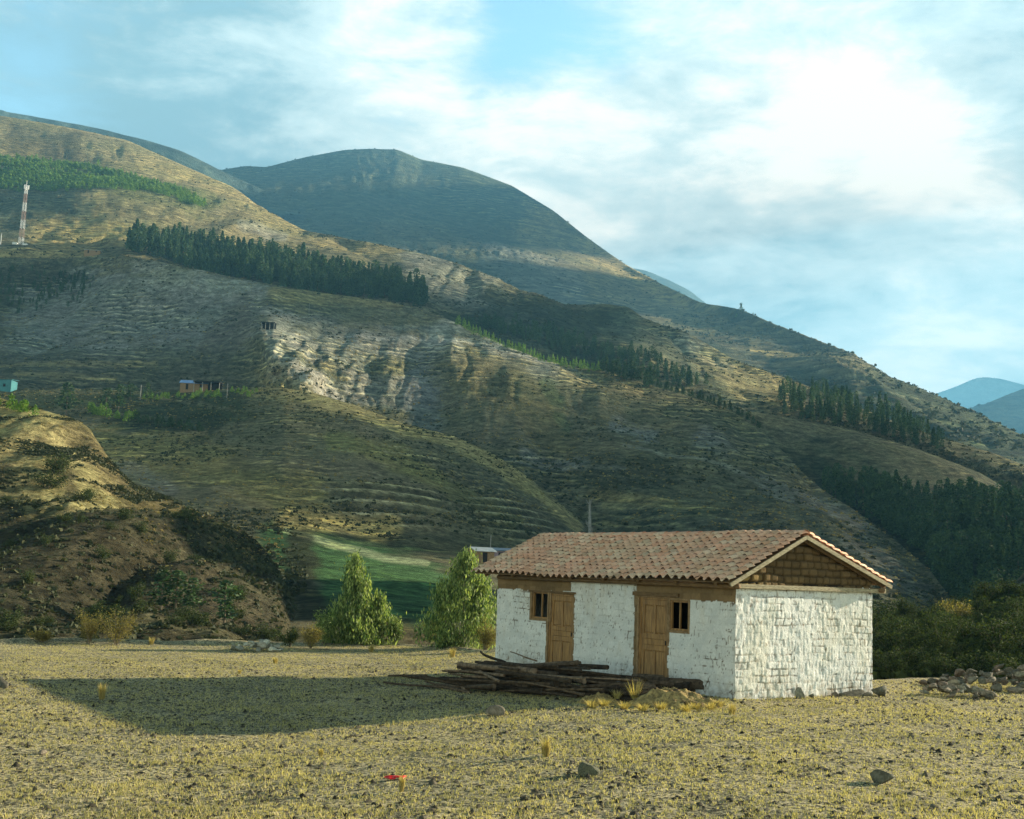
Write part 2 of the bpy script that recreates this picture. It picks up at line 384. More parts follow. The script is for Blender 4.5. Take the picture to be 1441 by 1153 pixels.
far4, _ = layer('mountain', [[(-200, 230, 2300), (420, 300, 2300)], [(-200, 140, 2700), (0, 157, 2700), (70, 167, 2700), (130, 178, 2700), (200, 195, 2700), (255, 212, 2700), (310, 240, 2700), (420, 290, 2700)]],
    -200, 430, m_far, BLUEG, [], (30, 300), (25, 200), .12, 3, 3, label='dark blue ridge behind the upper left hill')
dome, DOME = layer('mountain', [
    [(250, 420, 1500), (700, 500, 1200), (1000, 560, 1050), (1200, 640, 900), (1441, 720, 800), (1700, 800, 750)],
    [(250, 340, 2100), (500, 330, 2100), (700, 380, 1800), (1000, 500, 1250), (1200, 590, 1000), (1441, 690, 850), (1700, 760, 800)],
    [(250, 280, 2700), (500, 260, 2800), (700, 320, 2500), (900, 410, 1900), (1000, 455, 1500), (1200, 545, 1100), (1441, 660, 950), (1700, 730, 900)],
    [(250, 262, 3100), (312, 239, 3100), (345, 234, 3100), (374, 236, 3150), (430, 222, 3200), (485, 212, 3200), (520, 210, 3200), (560, 211, 3200), (590, 224, 3200), (650, 236, 3150), (720, 262, 3100), (780, 297, 2900), (830, 336, 2700), (880, 371, 2450), (930, 399, 2150), (985, 424, 1800), (1043, 434, 1600), (1090, 455, 1500), (1150, 478, 1400), (1200, 498, 1300), (1250, 530, 1250), (1320, 560, 1200), (1380, 590, 1150), (1441, 626, 1100), (1700, 700, 1000)]],
    240, 1700, m_dome, (.075, .085, .05),
    [([(560, 330), (640, 370)], 40, STRAW, .3), ([(760, 330), (880, 390), (980, 440)], 42, STRAW, .8), ([(700, 360), (800, 400)], 26, SCREE, .5), ([(830, 345), (900, 385), (960, 415)], 12, GOLD, .7),
     ([(1050, 480), (1160, 500), (1230, 545)], 34, OLIVE, .9), ([(1060, 492), (1150, 497)], 6, GOLD, .8), ([(1090, 515), (1180, 520)], 5, STRAW, .8), ([(1080, 503), (1190, 508)], 3, GOLD, .8), ([(1240, 560), (1400, 640)], 40, (.085, .1, .06), .8), ([(1000, 440), (1060, 470)], 12, STRAW, .6)],
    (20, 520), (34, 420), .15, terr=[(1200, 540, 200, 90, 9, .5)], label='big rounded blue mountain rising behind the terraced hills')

# --- upper left hill and the ridge running down from it
UL, ULs = layer('hill', [
    [(-300, 460, 700), (170, 460, 680), (600, 520, 660), (850, 600, 620), (1100, 670, 600), (1300, 740, 600), (1700, 820, 560)],
    [(-300, 350, 735), (30, 346, 735), (170, 372, 690), (380, 415, 670), (600, 450, 660), (850, 535, 640), (1100, 600, 620), (1300, 655, 610), (1700, 760, 570)],
    [(-300, 290, 930), (0, 300, 920), (170, 310, 850), (380, 350, 800), (600, 400, 740), (850, 480, 700), (1100, 570, 660), (1300, 630, 620), (1700, 740, 560)],
    [(-300, 215, 1150), (0, 215, 1150), (170, 255, 1080), (380, 318, 950), (600, 378, 850), (850, 450, 800), (1100, 545, 740), (1300, 610, 680), (1700, 720, 620)],
    [(-300, 150, 1500), (0, 163, 1500), (100, 180, 1450), (180, 198, 1400), (260, 234, 1300), (330, 264, 1200), (380, 302, 1100), (428, 324, 1000), (470, 332, 960), (520, 341, 940), (600, 359, 920), (650, 374, 900), (700, 397, 890), (740, 417, 880), (780, 430, 870), (850, 428, 860), (885, 433, 850), (905, 448, 840), (960, 466, 820), (1000, 487, 800), (1040, 510, 780), (1100, 530, 770), (1160, 552, 760), (1250, 590, 740), (1350, 640, 700), (1500, 690, 660), (1700, 720, 640)]],
    -300, 1700, m_ul, OLIVE,
    [([(0, 190), (150, 200), (260, 250), (380, 310)], 34, STRAW, .85), ([(0, 300), (120, 300)], 38, (.10, .11, .07), .85), ([(130, 290), (250, 300), (400, 340)], 26, STRAW, .85),
     ([(20, 195), (100, 205)], 20, SCRUB, .6), ([(60, 325), (150, 322), (210, 350)], 22, GOLD, .9), ([(0, 350), (130, 352)], 7, GOLD, .8), ([(140, 280), (135, 320)], 9, GOLD, .6),
     ([(200, 230), (300, 262), (420, 322)], 14, GOLD, .45), ([(430, 335), (560, 352)], 9, GOLD, .5), ([(600, 375), (680, 420), (740, 470)], 34, SCREE, .55), ([(700, 430), (760, 440), (880, 460)], 26, DARKG, .8),
     ([(640, 460), (850, 500)], 26, DARKG, .8), ([(880, 460), (1000, 520), (1060, 560)], 30, (.12, .14, .09), .6), ([(960, 480), (1020, 510)], 12, PALE, .4), ([(1000, 510), (1100, 565)], 22, GOLD, .4),
     ([(340, 318), (400, 330)], 8, PALE, .5), ([(100, 245), (290, 288)], 18, (.07, .11, .03), .5)],
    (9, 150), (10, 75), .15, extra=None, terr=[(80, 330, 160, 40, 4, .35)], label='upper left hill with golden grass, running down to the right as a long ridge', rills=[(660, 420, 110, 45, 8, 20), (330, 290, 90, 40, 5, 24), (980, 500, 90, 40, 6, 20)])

# --- main hill
def main_extra(PX, PY, P, R, v):
    # light spur below the hut, gullies to its right
    w_ = 26*fbm(PX/26, PY/26, 0, 4, 88); PX = PX+w_; c = 395+(PY-455)*.38; b = np.exp(-((PX-c)/38.)**2)*smooth(440, 490, PY)
    g = np.exp(-((PX-585-(PY-500)*.15)/40.)**2)*smooth(450, 500, PY); g2 = 0*b
    k = 1-.075*b+.022*g
    o = np.array([0, 0, EYE]); return o+(P-o)*k[..., None], R*k
MBK, MBs = layer('hill', [
    [(-300, 680, 330), (200, 690, 330), (400, 700, 330), (600, 720, 320), (900, 800, 280), (1150, 880, 210), (1340, 930, 150), (1700, 1000, 120)],
    [(-300, 560, 440), (200, 560, 450), (400, 560, 440), (600, 610, 420), (900, 690, 350), (1150, 790, 270), (1340, 900, 190), (1700, 1000, 150)],
    [(-300, 440, 600), (60, 450, 600), (200, 460, 570), (380, 470, 510), (600, 520, 500), (900, 610, 440), (1150, 720, 350), (1260, 800, 290), (1340, 880, 240), (1700, 980, 200)],
    [(-300, 362, 690), (0, 362, 690), (100, 362, 680), (170, 360, 650), (240, 372, 620), (300, 384, 610), (380, 402, 600), (450, 413, 600), (540, 423, 600), (600, 436, 590), (640, 453, 580), (700, 482, 570), (760, 506, 560), (850, 522, 560), (900, 536, 555), (960, 556, 545), (1030, 578, 520), (1080, 612, 490), (1130, 665, 440), (1160, 692, 410), (1200, 716, 380), (1260, 760, 340), (1310, 804, 300), (1345, 850, 270), (1400, 930, 250), (1700, 1000, 230)]],
    -300, 1700, m_main, TERR,
    [([(0, 400), (60, 395), (110, 400)], 36, (.06, .065, .04), .85), ([(375, 466), (440, 468), (520, 466), (600, 470), (660, 476), (720, 500), (780, 515)], 3.5, PALE, .8), ([(0, 488), (90, 494), (180, 490)], 4, PALE, .7), ([(60, 440), (150, 420), (240, 440), (330, 430)], 48, SCREE, .75), ([(200, 380), (300, 400), (350, 410)], 20, PALE, .55), ([(30, 480), (180, 490), (300, 480)], 34, SCREE, .55),
     ([(340, 440), (300, 500), (250, 530)], 22, (.14, .12, .09), .7), ([(0, 515), (180, 525), (330, 520)], 24, (.1, .095, .06), .8), ([(395, 460), (400, 500), (440, 535), (470, 560)], 26, PALE, .75), ([(380, 520), (440, 560)], 20, GOLD, .5),
     ([(390, 420), (480, 420), (560, 425)], 11, GOLD, .6), ([(440, 470), (520, 475), (620, 480)], 30, SCREE, .6), ([(490, 500), (510, 540), (590, 560)], 26, SCREE, .55), ([(590, 540), (600, 600)], 26, (.17, .175, .17), .75), ([(610, 470), (640, 490)], 14, PALE, .7),
     ([(630, 440), (700, 475), (760, 500)], 14, PALE, .45), ([(700, 490), (800, 520), (760, 520)], 22, SCREE, .6), ([(640, 520), (760, 580), (800, 620)], 30, (.15, .13, .06), .6), ([(770, 550), (800, 600)], 11, GREEN, .35),
     ([(800, 530), (950, 560), (1060, 590)], 16, STRAW, .5), ([(870, 600), (910, 610)], 17, SCREE, .8), ([(740, 640), (820, 655)], 11, SCREE, .55), ([(990, 620), (1020, 640)], 16, SCREE, .6), ([(830, 700), (980, 720)], 5, GOLD, .6), ([(850, 640), (960, 660), (1050, 650)], 22, STRAW, .35),
     ([(0, 512), (120, 516), (220, 512)], 3, STRAW, .8), ([(20, 526), (160, 530)], 2.5, STRAW, .8), ([(400, 480), (460, 520), (500, 560)], 4, DARKG, .6), ([(720, 560), (860, 590), (960, 600)], 3, STRAW, .5), ([(880, 630), (1000, 655), (1090, 690)], 3.5, PALE, .4), ([(850, 712), (960, 722), (1010, 720)], 4, (.38, .33, .16), .8), ([(640, 650), (720, 655), (880, 668)], 3, SCREE, .6), ([(900, 760), (1100, 760), (1200, 800)], 60, (.10, .11, .07), .7), ([(1080, 680), (1140, 700), (1220, 750)], 14, SCREE, .5), ([(1200, 760), (1300, 830)], 14, SCREE, .45), ([(840, 665), (940, 680)], 26, DARKG, .5)],
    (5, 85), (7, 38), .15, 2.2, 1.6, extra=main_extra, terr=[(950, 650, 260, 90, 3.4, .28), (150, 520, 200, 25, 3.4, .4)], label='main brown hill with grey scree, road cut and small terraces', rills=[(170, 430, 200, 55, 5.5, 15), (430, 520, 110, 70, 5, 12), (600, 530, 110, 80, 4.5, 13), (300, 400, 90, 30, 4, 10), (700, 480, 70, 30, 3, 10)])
# --- slope behind the right flank, carrying the right forest
M3, M3s = layer('hill', [
    [(950, 900, 300), (1441, 900, 190), (1800, 900, 160)],
    [(950, 700, 430), (1150, 760, 400), (1441, 830, 270), (1800, 860, 230)],
    [(950, 600, 520), (1150, 660, 490), (1300, 700, 440), (1441, 750, 390), (1800, 800, 340)],
    [(950, 575, 560), (1040, 577, 530), (1100, 587, 545), (1200, 606, 560), (1300, 636, 560), (1380, 667, 550), (1441, 704, 530), (1600, 740, 500), (1800, 780, 480)]],
    960, 1800, m_main, TERR, [([(1150, 700), (1250, 740), (1441, 800)], 80, DARKG, .85), ([(1060, 585), (1200, 610), (1350, 660)], 12, STRAW, .4), ([(1200, 640), (1350, 680)], 26, OLIVE, .6)],
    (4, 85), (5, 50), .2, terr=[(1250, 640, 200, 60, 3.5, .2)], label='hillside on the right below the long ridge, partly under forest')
# --- front terraced spur and valley floor
MF, MFs = layer('hill', [
    [(-300, 960, 60), (1441, 960, 60), (1700, 960, 60)],
    [(-300, 900, 90), (300, 900, 85), (500, 895, 80), (650, 890, 85), (900, 900, 90), (1441, 940, 90), (1700, 940, 90)],
    [(-300, 800, 170), (200, 800, 150), (350, 790, 150), (430, 800, 140), (600, 810, 150), (750, 820, 170), (1000, 860, 180), (1441, 930, 180), (1700, 930, 180)],
    [(-300, 700, 260), (150, 690, 240), (300, 715, 215), (400, 735, 205), (480, 758, 200), (600, 768, 205), (700, 775, 215), (850, 800, 240), (1000, 850, 250), (1441, 930, 250)],
    [(-300, 620, 350), (150, 605, 330), (300, 615, 300), (400, 640, 270), (500, 670, 255), (600, 700, 250), (700, 720, 260), (800, 760, 270), (900, 810, 280), (1441, 930, 280)],
    [(-300, 575, 400), (130, 570, 390), (250, 572, 370), (330, 562, 350), (400, 570, 330), (500, 595, 305), (600, 640, 290), (700, 680, 290), (800, 735, 290), (900, 800, 290), (1441, 940, 290)],
    [(-300, 550, 430), (100, 548, 430), (200, 552, 425), (300, 550, 400), (360, 545, 375), (400, 546, 365), (440, 552, 355), (500, 570, 345), (570, 597, 335), (640, 614, 325), (690, 636, 320), (730, 662, 315), (780, 702, 312), (830, 742, 310), (870, 775, 305), (950, 830, 300), (1441, 960, 300)]],
    -300, 1700, m_front, TERR,
    [([(0, 560), (120, 565), (330, 570)], 22, (.05, .065, .03), .85), ([(150, 600), (300, 590), (280, 610)], 14, DARKG, .7), ([(360, 552), (420, 555), (500, 578), (570, 603), (640, 622), (700, 650), (750, 690), (810, 738)], 11, (.42, .34, .15), .85), ([(400, 570), (500, 620), (560, 650)], 20, STRAW, .4), ([(470, 620), (560, 640), (640, 690), (720, 740)], 15, (.20, .2, .07), .7),  # gold band along the crest paints in its sunlit edge
     ([(150, 625), (200, 640), (300, 660), (430, 700)], 34, (.24, .21, .085), .8), ([(370, 560), (350, 640)], 30, OLIVE, .4), ([(215, 712), (250, 735), (330, 745)], 14, (.24, .22, .14), .8), ([(130, 600), (200, 612), (290, 606)], 3, STRAW, .7), ([(60, 552), (200, 560), (330, 575)], 3, (.2, .18, .11), .6), ([(200, 640), (300, 690), (380, 715)], 4, STRAW, .5), ([(290, 625), (350, 632)], 3, STRAW, .6), ([(520, 640), (620, 690), (700, 745)], 7, (.22, .2, .08), .55), ([(640, 690), (700, 740)], 16, (.16, .155, .06), .5), ([(400, 770), (480, 800), (560, 815), (610, 840), (560, 880)], 40, GREEN, .95), ([(480, 820), (570, 850)], 48, GREEN, .95), ([(400, 738), (460, 738), (550, 750)], 15, (.5, .38, .15), .95), ([(430, 754), (560, 768)], 6, DARKG, .6),
     ([(400, 752), (470, 772), (540, 790), (600, 798)], 5, (.36, .40, .22), .95), ([(560, 765), (700, 780)], 14, DARKG, .7), ([(420, 770), (440, 860)], 20, SCRUB, .8),
     ([(545, 890), (590, 900)], 18, EARTH, .8), ([(330, 700), (400, 735)], 5, STRAW, .6), ([(650, 700), (800, 760)], 40, BROWN, .25), ([(180, 660), (240, 690)], 14, SCREE, .4), ([(330, 660), (420, 690)], 20, DARKG, .35)],
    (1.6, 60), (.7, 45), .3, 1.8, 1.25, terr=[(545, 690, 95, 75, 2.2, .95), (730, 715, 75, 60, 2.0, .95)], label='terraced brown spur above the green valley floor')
# --- near left hill
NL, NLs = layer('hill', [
    [(-400, 960, 48), (440, 960, 50), (520, 990, 50)],
    [(-400, 890, 62), (200, 888, 62), (380, 890, 64), (440, 925, 66), (520, 990, 66)],
    [(-400, 800, 80), (0, 800, 80), (200, 800, 82), (300, 810, 84), (390, 830, 88), (440, 920, 92), (520, 990, 90)],
    [(-400, 700, 110), (0, 690, 110), (100, 700, 106), (200, 735, 104), (300, 765, 104), (385, 810, 104), (440, 915, 104), (520, 990, 100)],
    [(-400, 620, 145), (0, 620, 140), (60, 630, 136), (130, 660, 130), (200, 705, 122), (300, 740, 116), (380, 790, 112), (440, 912, 110), (520, 990, 110)],
    [(-400, 520, 180), (-100, 540, 170), (0, 560, 164), (45, 572, 160), (100, 589, 156), (126, 604, 152), (150, 640, 146), (185, 680, 138), (230, 697, 132), (290, 722, 126), (340, 745, 122), (372, 768, 118), (392, 800, 116), (408, 850, 114), (424, 895, 112), (440, 940, 112), (520, 1000, 112)]],
    -400, 520, m_near, (.068, .06, .036),
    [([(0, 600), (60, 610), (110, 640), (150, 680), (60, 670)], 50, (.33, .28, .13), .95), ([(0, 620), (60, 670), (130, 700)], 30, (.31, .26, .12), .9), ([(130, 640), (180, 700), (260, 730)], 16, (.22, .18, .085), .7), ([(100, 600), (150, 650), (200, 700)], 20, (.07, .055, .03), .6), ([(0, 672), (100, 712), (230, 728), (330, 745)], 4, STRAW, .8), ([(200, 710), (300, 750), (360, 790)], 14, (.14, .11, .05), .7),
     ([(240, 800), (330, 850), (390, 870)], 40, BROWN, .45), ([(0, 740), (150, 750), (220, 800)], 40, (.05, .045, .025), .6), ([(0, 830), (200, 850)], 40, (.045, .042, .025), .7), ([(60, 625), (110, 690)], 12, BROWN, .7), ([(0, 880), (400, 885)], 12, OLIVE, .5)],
    (1.5, 14), (2.4, 10), .25, 1.8, 1.8, label='near left hill, golden grass above and dark scrub below')
# --- unseen hill added right of the frame to shade the valley
def shade_hill():
    xs = np.linspace(-.12, 1, 100); ys = np.linspace(-1, 1, 50); a = np.array([112., 168]); b = np.array([720., 560])
    T, Q = np.meshgrid(xs, ys); n = np.array([(b-a)[1], -(b-a)[0]]); n = n/np.linalg.norm(n)
    top = 84*smooth(-.12, .04, T)+70*np.clip(T, 0, 1); wd = 60+140*np.clip(T, 0, 1)
    X_ = a[0]+(b-a)[0]*T+n[0]*Q*wd; Y_ = a[1]+(b-a)[1]*T+n[1]*Q*wd
    Z = (top+10*fbm(X_/60, Y_/60, 0, 5, 77))*np.exp(-(Q*1.6)**2)-22
    i = np.arange(49)[:, None]*100+np.arange(99)[None]; Fc = np.stack([i, i+1, i+101, i+100], -1).reshape(-1, 4)
    V = np.stack([X_, Y_, Z], -1).reshape(-1, 3)
    o = obj('hill', mesh('hill', V, Fc, m_main, True, np.zeros(V.shape)+np.array(OLIVE))); tag(o, 'unseen hill added right of the view to shade the valley', kind='structure')
shade_hill()
# --- the low land under everything, out to the horizon
bm_v = []; rr = [70, 300, 1000, 4000, 12000]; na = 48
for r in rr: bm_v += [(r*sin(2*pi*k/na), r*cos(2*pi*k/na), -24-r*.004) for k in range(na)]
fs = [(i*na+k, i*na+(k+1) % na, (i+1)*na+(k+1) % na, (i+1)*na+k) for i in range(len(rr)-1) for k in range(na)]+[tuple(range(na))]
tag(obj('terrain', mesh('terrain', bm_v, [f[::-1] for f in fs], m_ul, False, np.zeros((len(bm_v), 3))+np.array(OLIVE))), kind='structure')

# ------------------------------------------------------------------ plateau ground
EDGE = np.array([(-500, 902), (0, 903), (200, 903), (420, 905), (560, 908), (640, 912), (690, 917), (900, 930), (1228, 957), (1330, 955), (1441, 950), (1900, 945)], float)
def edge_r(az):
    xs = EDGE[:, 0]; pts = [G(x, y) for x, y in EDGE]; a = np.array([math.atan2(p[0], p[1]) for p in pts]); r = np.array([math.hypot(p[0], p[1]) for p in pts])
    return np.where(az < a[0], 45., np.where(az > a[-1], 34., np.interp(az, a, r)))
def make_ground():
    az = np.concatenate([np.linspace(-pi, -.55, 50)[:-1], np.linspace(-.55, .55, 560), np.linspace(.55, pi, 50)[1:]])
    t = np.concatenate([np.linspace(.02, .2, 8)[:-1], np.linspace(.2, 1, 330)])
    er = edge_r(az)+.7*fbm(az*25, 0*az, 0, 4, 2)
    Rr = er[None]*t[:, None]; A = np.broadcast_to(az, Rr.shape)
    x, y = Rr*np.sin(A), Rr*np.cos(A); z = ground_z(x, y)
    near = smooth(.2, .3, t)[:, None]
    z = z+near*(.022*fbm(x*1.6, y*1.6, 0, 4, 11)+.012*fbm(x*7, y*7, 0, 3, 12))
    z = z+.10*smooth(.965, .985, t)[:, None]*(.3+vnoise(A*30, A*0, 0, 4))*smooth(1.0, .99, t)[:, None]*(A < .1)
    V = [np.stack([x, y, z], -1)]
    for dr, dz in ((.6, .35), (2, 1.8), (5, 5), (12, 12), (30, 22)):
        r2 = er+dr; V.append(np.stack([r2*np.sin(az), r2*np.cos(az), z[-1]-dz], -1)[None])
    V = np.concatenate(V); nr, nc = V.shape[:2]; i = np.arange(nr-1)[:, None]*nc+np.arange(nc-1)[None]
    Fc = np.stack([i, i+1, i+nc+1, i+nc], -1).reshape(-1, 4)
    m, N, L, b = material('dry_ground', 1., .1)
    n1 = nz(N, L, 1.1, 7, .7); n2 = nz(N, L, 7, 6, .75); n3 = nz(N, L, 22, 4, .7); n4 = nz(N, L, .28, 5, .6, (1, 1.6, 1), 0); n5 = nz(N, L, 3.2, 6, .7, (.6, 1.6, 1))
    c = mix(N, L, mr(N, L, n4, .40, .58, 0, 1), (.60, .51, .29), (.43, .38, .24))
    c = mix(N, L, mr(N, L, n1, .46, .60, 0, .75), c, (.23, .21, .125))
    c = mix(N, L, mr(N, L, n5, .50, .60, 0, .7), c, (.64, .54, .31))
    c = mix(N, L, mr(N, L, n2, .48, .58, 0, .9), c, (.10, .10, .06))
    c = mix(N, L, mr(N, L, n2, .44, .34, 0, .6), c, (.58, .50, .30))
    c = mix(N, L, mr(N, L, n3, .49, .56, 0, .95), c, (.05, .05, .035))
    c = mix(N, L, mr(N, L, n3, .44, .36, 0, .7), c, (.62, .54, .33))
    n6 = nz(N, L, .55, 6, .62, (.45, 1.5, 1), .6)
    c = mix(N, L, mr(N, L, n6, .60, .70, 0, .5), c, mix(N, L, mr(N, L, n3, .4, .6, 0, 1), (.50, .42, .26), (.30, .26, .17)))
    L.new(c, b.inputs['Base Color']); bump(N, L, b, mth(N, L, 'ADD', mth(N, L, 'MULTIPLY', n2, .6), mth(N, L, 'MULTIPLY', n3, .3)), .05)
    tag(obj('ground', mesh('ground', V.reshape(-1, 3), Fc[:, ::-1], m, True)), kind='structure')
make_ground()

# ------------------------------------------------------------------ house
HA = np.array([4.764, 24.758, 0.]); _a = radians(-34.8)
HU = np.array([sin(_a), cos(_a), 0]); HV = np.array([cos(_a), -sin(_a), 0]); HZ = np.array([0, 0, 1.])
HL, HW, HE, HR = 8.70, 4.36, 2.42, 3.46            # length, width, eave, ridge
def hp(s, t, z): return HA+HU*s+HV*t+HZ*z
def on_front(px, py):                                # picture point -> (s, z) on the front wall plane t = 0
    d = ray(px, py); c = np.array([0, 0, EYE]); k = ((HA-c)@HV)/(d@HV); p = c+d*k; return (p-HA)@HU, p[2]
house = obj('adobe_house', None, None, HA); 
def hl(P): return np.asarray(P)-HA                   # into the house's own frame
tag(house, 'small whitewashed adobe house with red tiled roof and two wooden doors on the dry flat', 'house')

def adobe_mat(name):
    m, N, L, b = material(name, .95, .1)
    n = nz(N, L, 22, 6, .7); n2 = nz(N, L, 2.2, 6, .65)
    c = mix(N, L, 1., attr(N), grey(N, L, mr(N, L, n, .3, .7, .86, 1.1, False)), 'MULTIPLY')
    c = mix(N, L, 1., c, mix(N, L, mr(N, L, n2, .4, .65, 0, 1), (1, 1, 1), (.88, .9, .92)), 'MULTIPLY')
    L.new(c, b.inputs['Base Color']); bump(N, L, b, n, .02, .8); return m
m_wall = adobe_mat('whitewashed_adobe')
WHITE = np.array((.76, .76, .73)); MUD = np.array((.20, .13, .065)); MUDD = np.array((.10, .065, .035))
def brick_field(s, z, seed, hr=.15, bw=.27):
    zz = z+.035*fbm(s*1.3, z*1.3, 0, 3, seed)+.012*fbm(s*7, z*7, 0, 2, seed+1)
    row = np.floor(zz/hr); fz = zz/hr-row
    off = _h(row, row*0, row*0, seed)*3
    w = bw*(.85+.3*_h(row, row*0+3, row*0, seed)); ss = s/w+off+.22*fbm(s*3, z*6, 0, 2, seed+2)
    cc = np.floor(ss); fs_ = ss-cc; 
    dz_ = np.minimum(fz, 1-fz)*hr; ds = np.minimum(fs_, 1-fs_)*w
    d = np.minimum(dz_, ds); rnd = _h(row, cc, row*0+7, seed)
    return d, rnd, dz_, ds
def wall_sheet(name, org, du, nrm, Lx, z0f, ztop, holes, seed, paintf, res=.022, groove=.02, streak=0., smear=.5):
    nx = int(Lx/res)+1; zt = np.max(ztop) if np.ndim(ztop) else ztop
    s = np.linspace(0, Lx, nx); nzz = int((zt-z0f)/res)+1; z = np.linspace(z0f, zt, nzz); Sg, Zg = np.meshgrid(s, z)
    d, rnd, dz_, ds = brick_field(Sg, Zg, seed)
    fill = smooth(-.25, .35, fbm(Sg*2.3, Zg*2.6, 0, 5, seed+20, .7)+(smear-.5)*2)       # plaster filling the joints
    gr = smooth(.026, .006, d)*(1-fill*.85)
    und = .014*fbm(Sg*1.6, Zg*1.6, 0, 4, seed+3)+.006*fbm(Sg*9, Zg*9, 0, 3, seed+5)
    st = streak*fbm(Sg*24, Zg*6, 0, 3, seed+6)
    h = und+st+(rnd-.5)*.018*(1-fill*.5)-groove*gr
    c = paintf(Sg, Zg, d, rnd, gr, fill)
    P = org+du*Sg[..., None]+HZ*Zg[..., None]+nrm*h[..., None]
    ok = np.ones((nzz-1, nx-1), bool); cs = (Sg[:-1, :-1]+Sg[1:, 1:])/2; cz = (Zg[:-1, :-1]+Zg[1:, 1:])/2
    for (a, b, e, f_) in holes: ok &= ~((cs > a) & (cs < b) & (cz > e) & (cz < f_))
    if callable(ztop): pass
    i = np.arange(nzz-1)[:, None]*nx+np.arange(nx-1)[None]; Fc = np.stack([i, i+1, i+nx+1, i+nx], -1)[ok]
    Pn = np.cross(du, HZ)
    if Pn@nrm < 0: Fc = Fc[:, ::-1]
    return P, c, Fc, Sg, Zg, ok

# openings measured on the front wall
def fr(x0, y0, x1, y1):
    a = on_front(x0, (y0+y1)/2)[0]; b = on_front(x1, (y0+y1)/2)[0]; xm = (x0+x1)/2
    return (min(a, b), max(a, b), on_front(xm, y1)[1], on_front(xm, y0)[1])
D1 = fr(771, 836, 806, 940); D2 = fr(898, 841, 939, 962); W1 = fr(748, 833, 773, 871); W2 = fr(941, 845, 968, 888)
D1 = (D1[0], D1[1], .03, D1[3]); D2 = (D2[0], D2[1], .03, D2[3])
B1 = fr(700, 806, 805, 831); B2 = fr(896, 817, 1034, 843)
def front_paint(s, z, d, rnd, gr, fill):
    e = .05*fbm(s*4, z*4, 0, 4, 31)
    band = np.maximum(smooth(.02, -.02, B1[2]-z+e)*smooth(.02, -.02, B1[0]-s+e*.3), 0)
    band1 = ((z+e > B1[2]) & (s > B1[0]+.02+e*.5)); band2 = ((z+e > B2[2]-.02) & (s < B2[1]+e*.6))
    jam = ((s+e*.5 > D2[0]-.02) & (s+e*.6 < D2[1]+.16) & (z < D2[3]+.12)) | ((s+e*.4 > D1[0]-.03) & (s+e*.6 < D1[1]+.09) & (z < D1[3]+.06)) | ((s > W1[0]-.04) & (s < W1[1]+.09) & (z > W1[2]-.06) & (z < W1[3]+.1)) | ((s > W2[0]-.04) & (s < W2[1]+.02) & (z > W2[2]-.05) & (z < W2[3]+.1))
    mud = (band1 | band2 | jam).astype(float)
    c = WHITE*(.82+.1*rnd[..., None])*np.array((1.0, .99, .98))
    dr = smooth(.022, .0, d)*smooth(.15, .5, gr+.35*smooth(1.1, 2.1, z)*(1-fill)+.1*(fbm(s*5, z*5, 0, 3, 49) > .1))
    chips = (fbm(s*22, z*15, 0, 3, 41) > .60-.30*smooth(.6, 0, z)) & (fbm(s*2, z*2, 0, 3, 42) > -.1)
    streaks = (fbm(s*30, z*10, 0, 2, 43) > .60)
    k = np.clip(dr*1.2+chips*.85+streaks*.7, 0, 1)[..., None]
    c = c*(1-k)+MUDD*1.1*k
    sp = (smooth(.55, .05, z+.22*fbm(s*3, z*2, 0, 4, 46))*smooth(-.3, .3, fbm(s*14, z*14, 0, 4, 47)))[..., None]*.55; c = c*(1-sp)+np.array((.30, .25, .18))*sp
    drip = smooth(.25, .5, fbm(s*6, z*.5, 0, 3, 48))[..., None]*smooth(1.2, 2.3, z)[..., None]*.3; c = c*(1-drip)+np.array((.45, .36, .25))*drip
    wash = smooth(.2, .6, fbm(s*3, z*1.2, 0, 4, 44)+.5*smooth(1.9, 2.4, z))[..., None]*.25; c = c*(1-wash)+np.array((.5, .42, .3))*wash
    mc = MUD*(.8+.4*rnd[..., None])*(1-.5*gr[..., None]); return c*(1-mud[..., None])+mc*mud[..., None]
Pf, Cf, Ff, Sg, Zg, ok = wall_sheet('wall', HA, HU, -HV, HL, -.3, HE+.02, [D1, D2, W1, W2], 5, front_paint, groove=.012, smear=.78)
# side wall (gable end, sunlit)
def side_paint(s, z, d, rnd, gr, fill):
    c = WHITE*(.95+.1*rnd[..., None])
    k = np.clip(smooth(.3, .8, gr)*.6+(fbm(s*28, z*9, 0, 3, 51) > .45)*.45+(fbm(s*9, z*9, 0, 4, 52) > .42)*.35, 0, 1)[..., None]
    c = c*(1-k)+MUDD*1.3*k
    y = smooth(.05, .5, fbm(s*1.2, z*.8, 0, 4, 53))[..., None]*.3; c = c*(1-y)+np.array((.62, .58, .42))*y
    low = (smooth(.50, .02, z+.25*fbm(s*4, z*3, 0, 4, 54))*smooth(-.25, .3, fbm(s*12, z*12, 0, 4, 57)))[..., None]*.6; return c*(1-low)+np.array((.36, .3, .22))*low
Ps, Cs, Fs_, *_ = wall_sheet('wall', HA-HU*.0, HV, -HU, HW, -.3, 2.30, [], 9, side_paint, res=.018, groove=.009, streak=.008, smear=.55)
V = np.concatenate([Pf.reshape(-1, 3), Ps.reshape(-1, 3)]); Cc = np.concatenate([Cf.reshape(-1, 3), Cs.reshape(-1, 3)]); Fa = np.concatenate([Ff, Fs_+Pf.shape[0]*Pf.shape[1]])
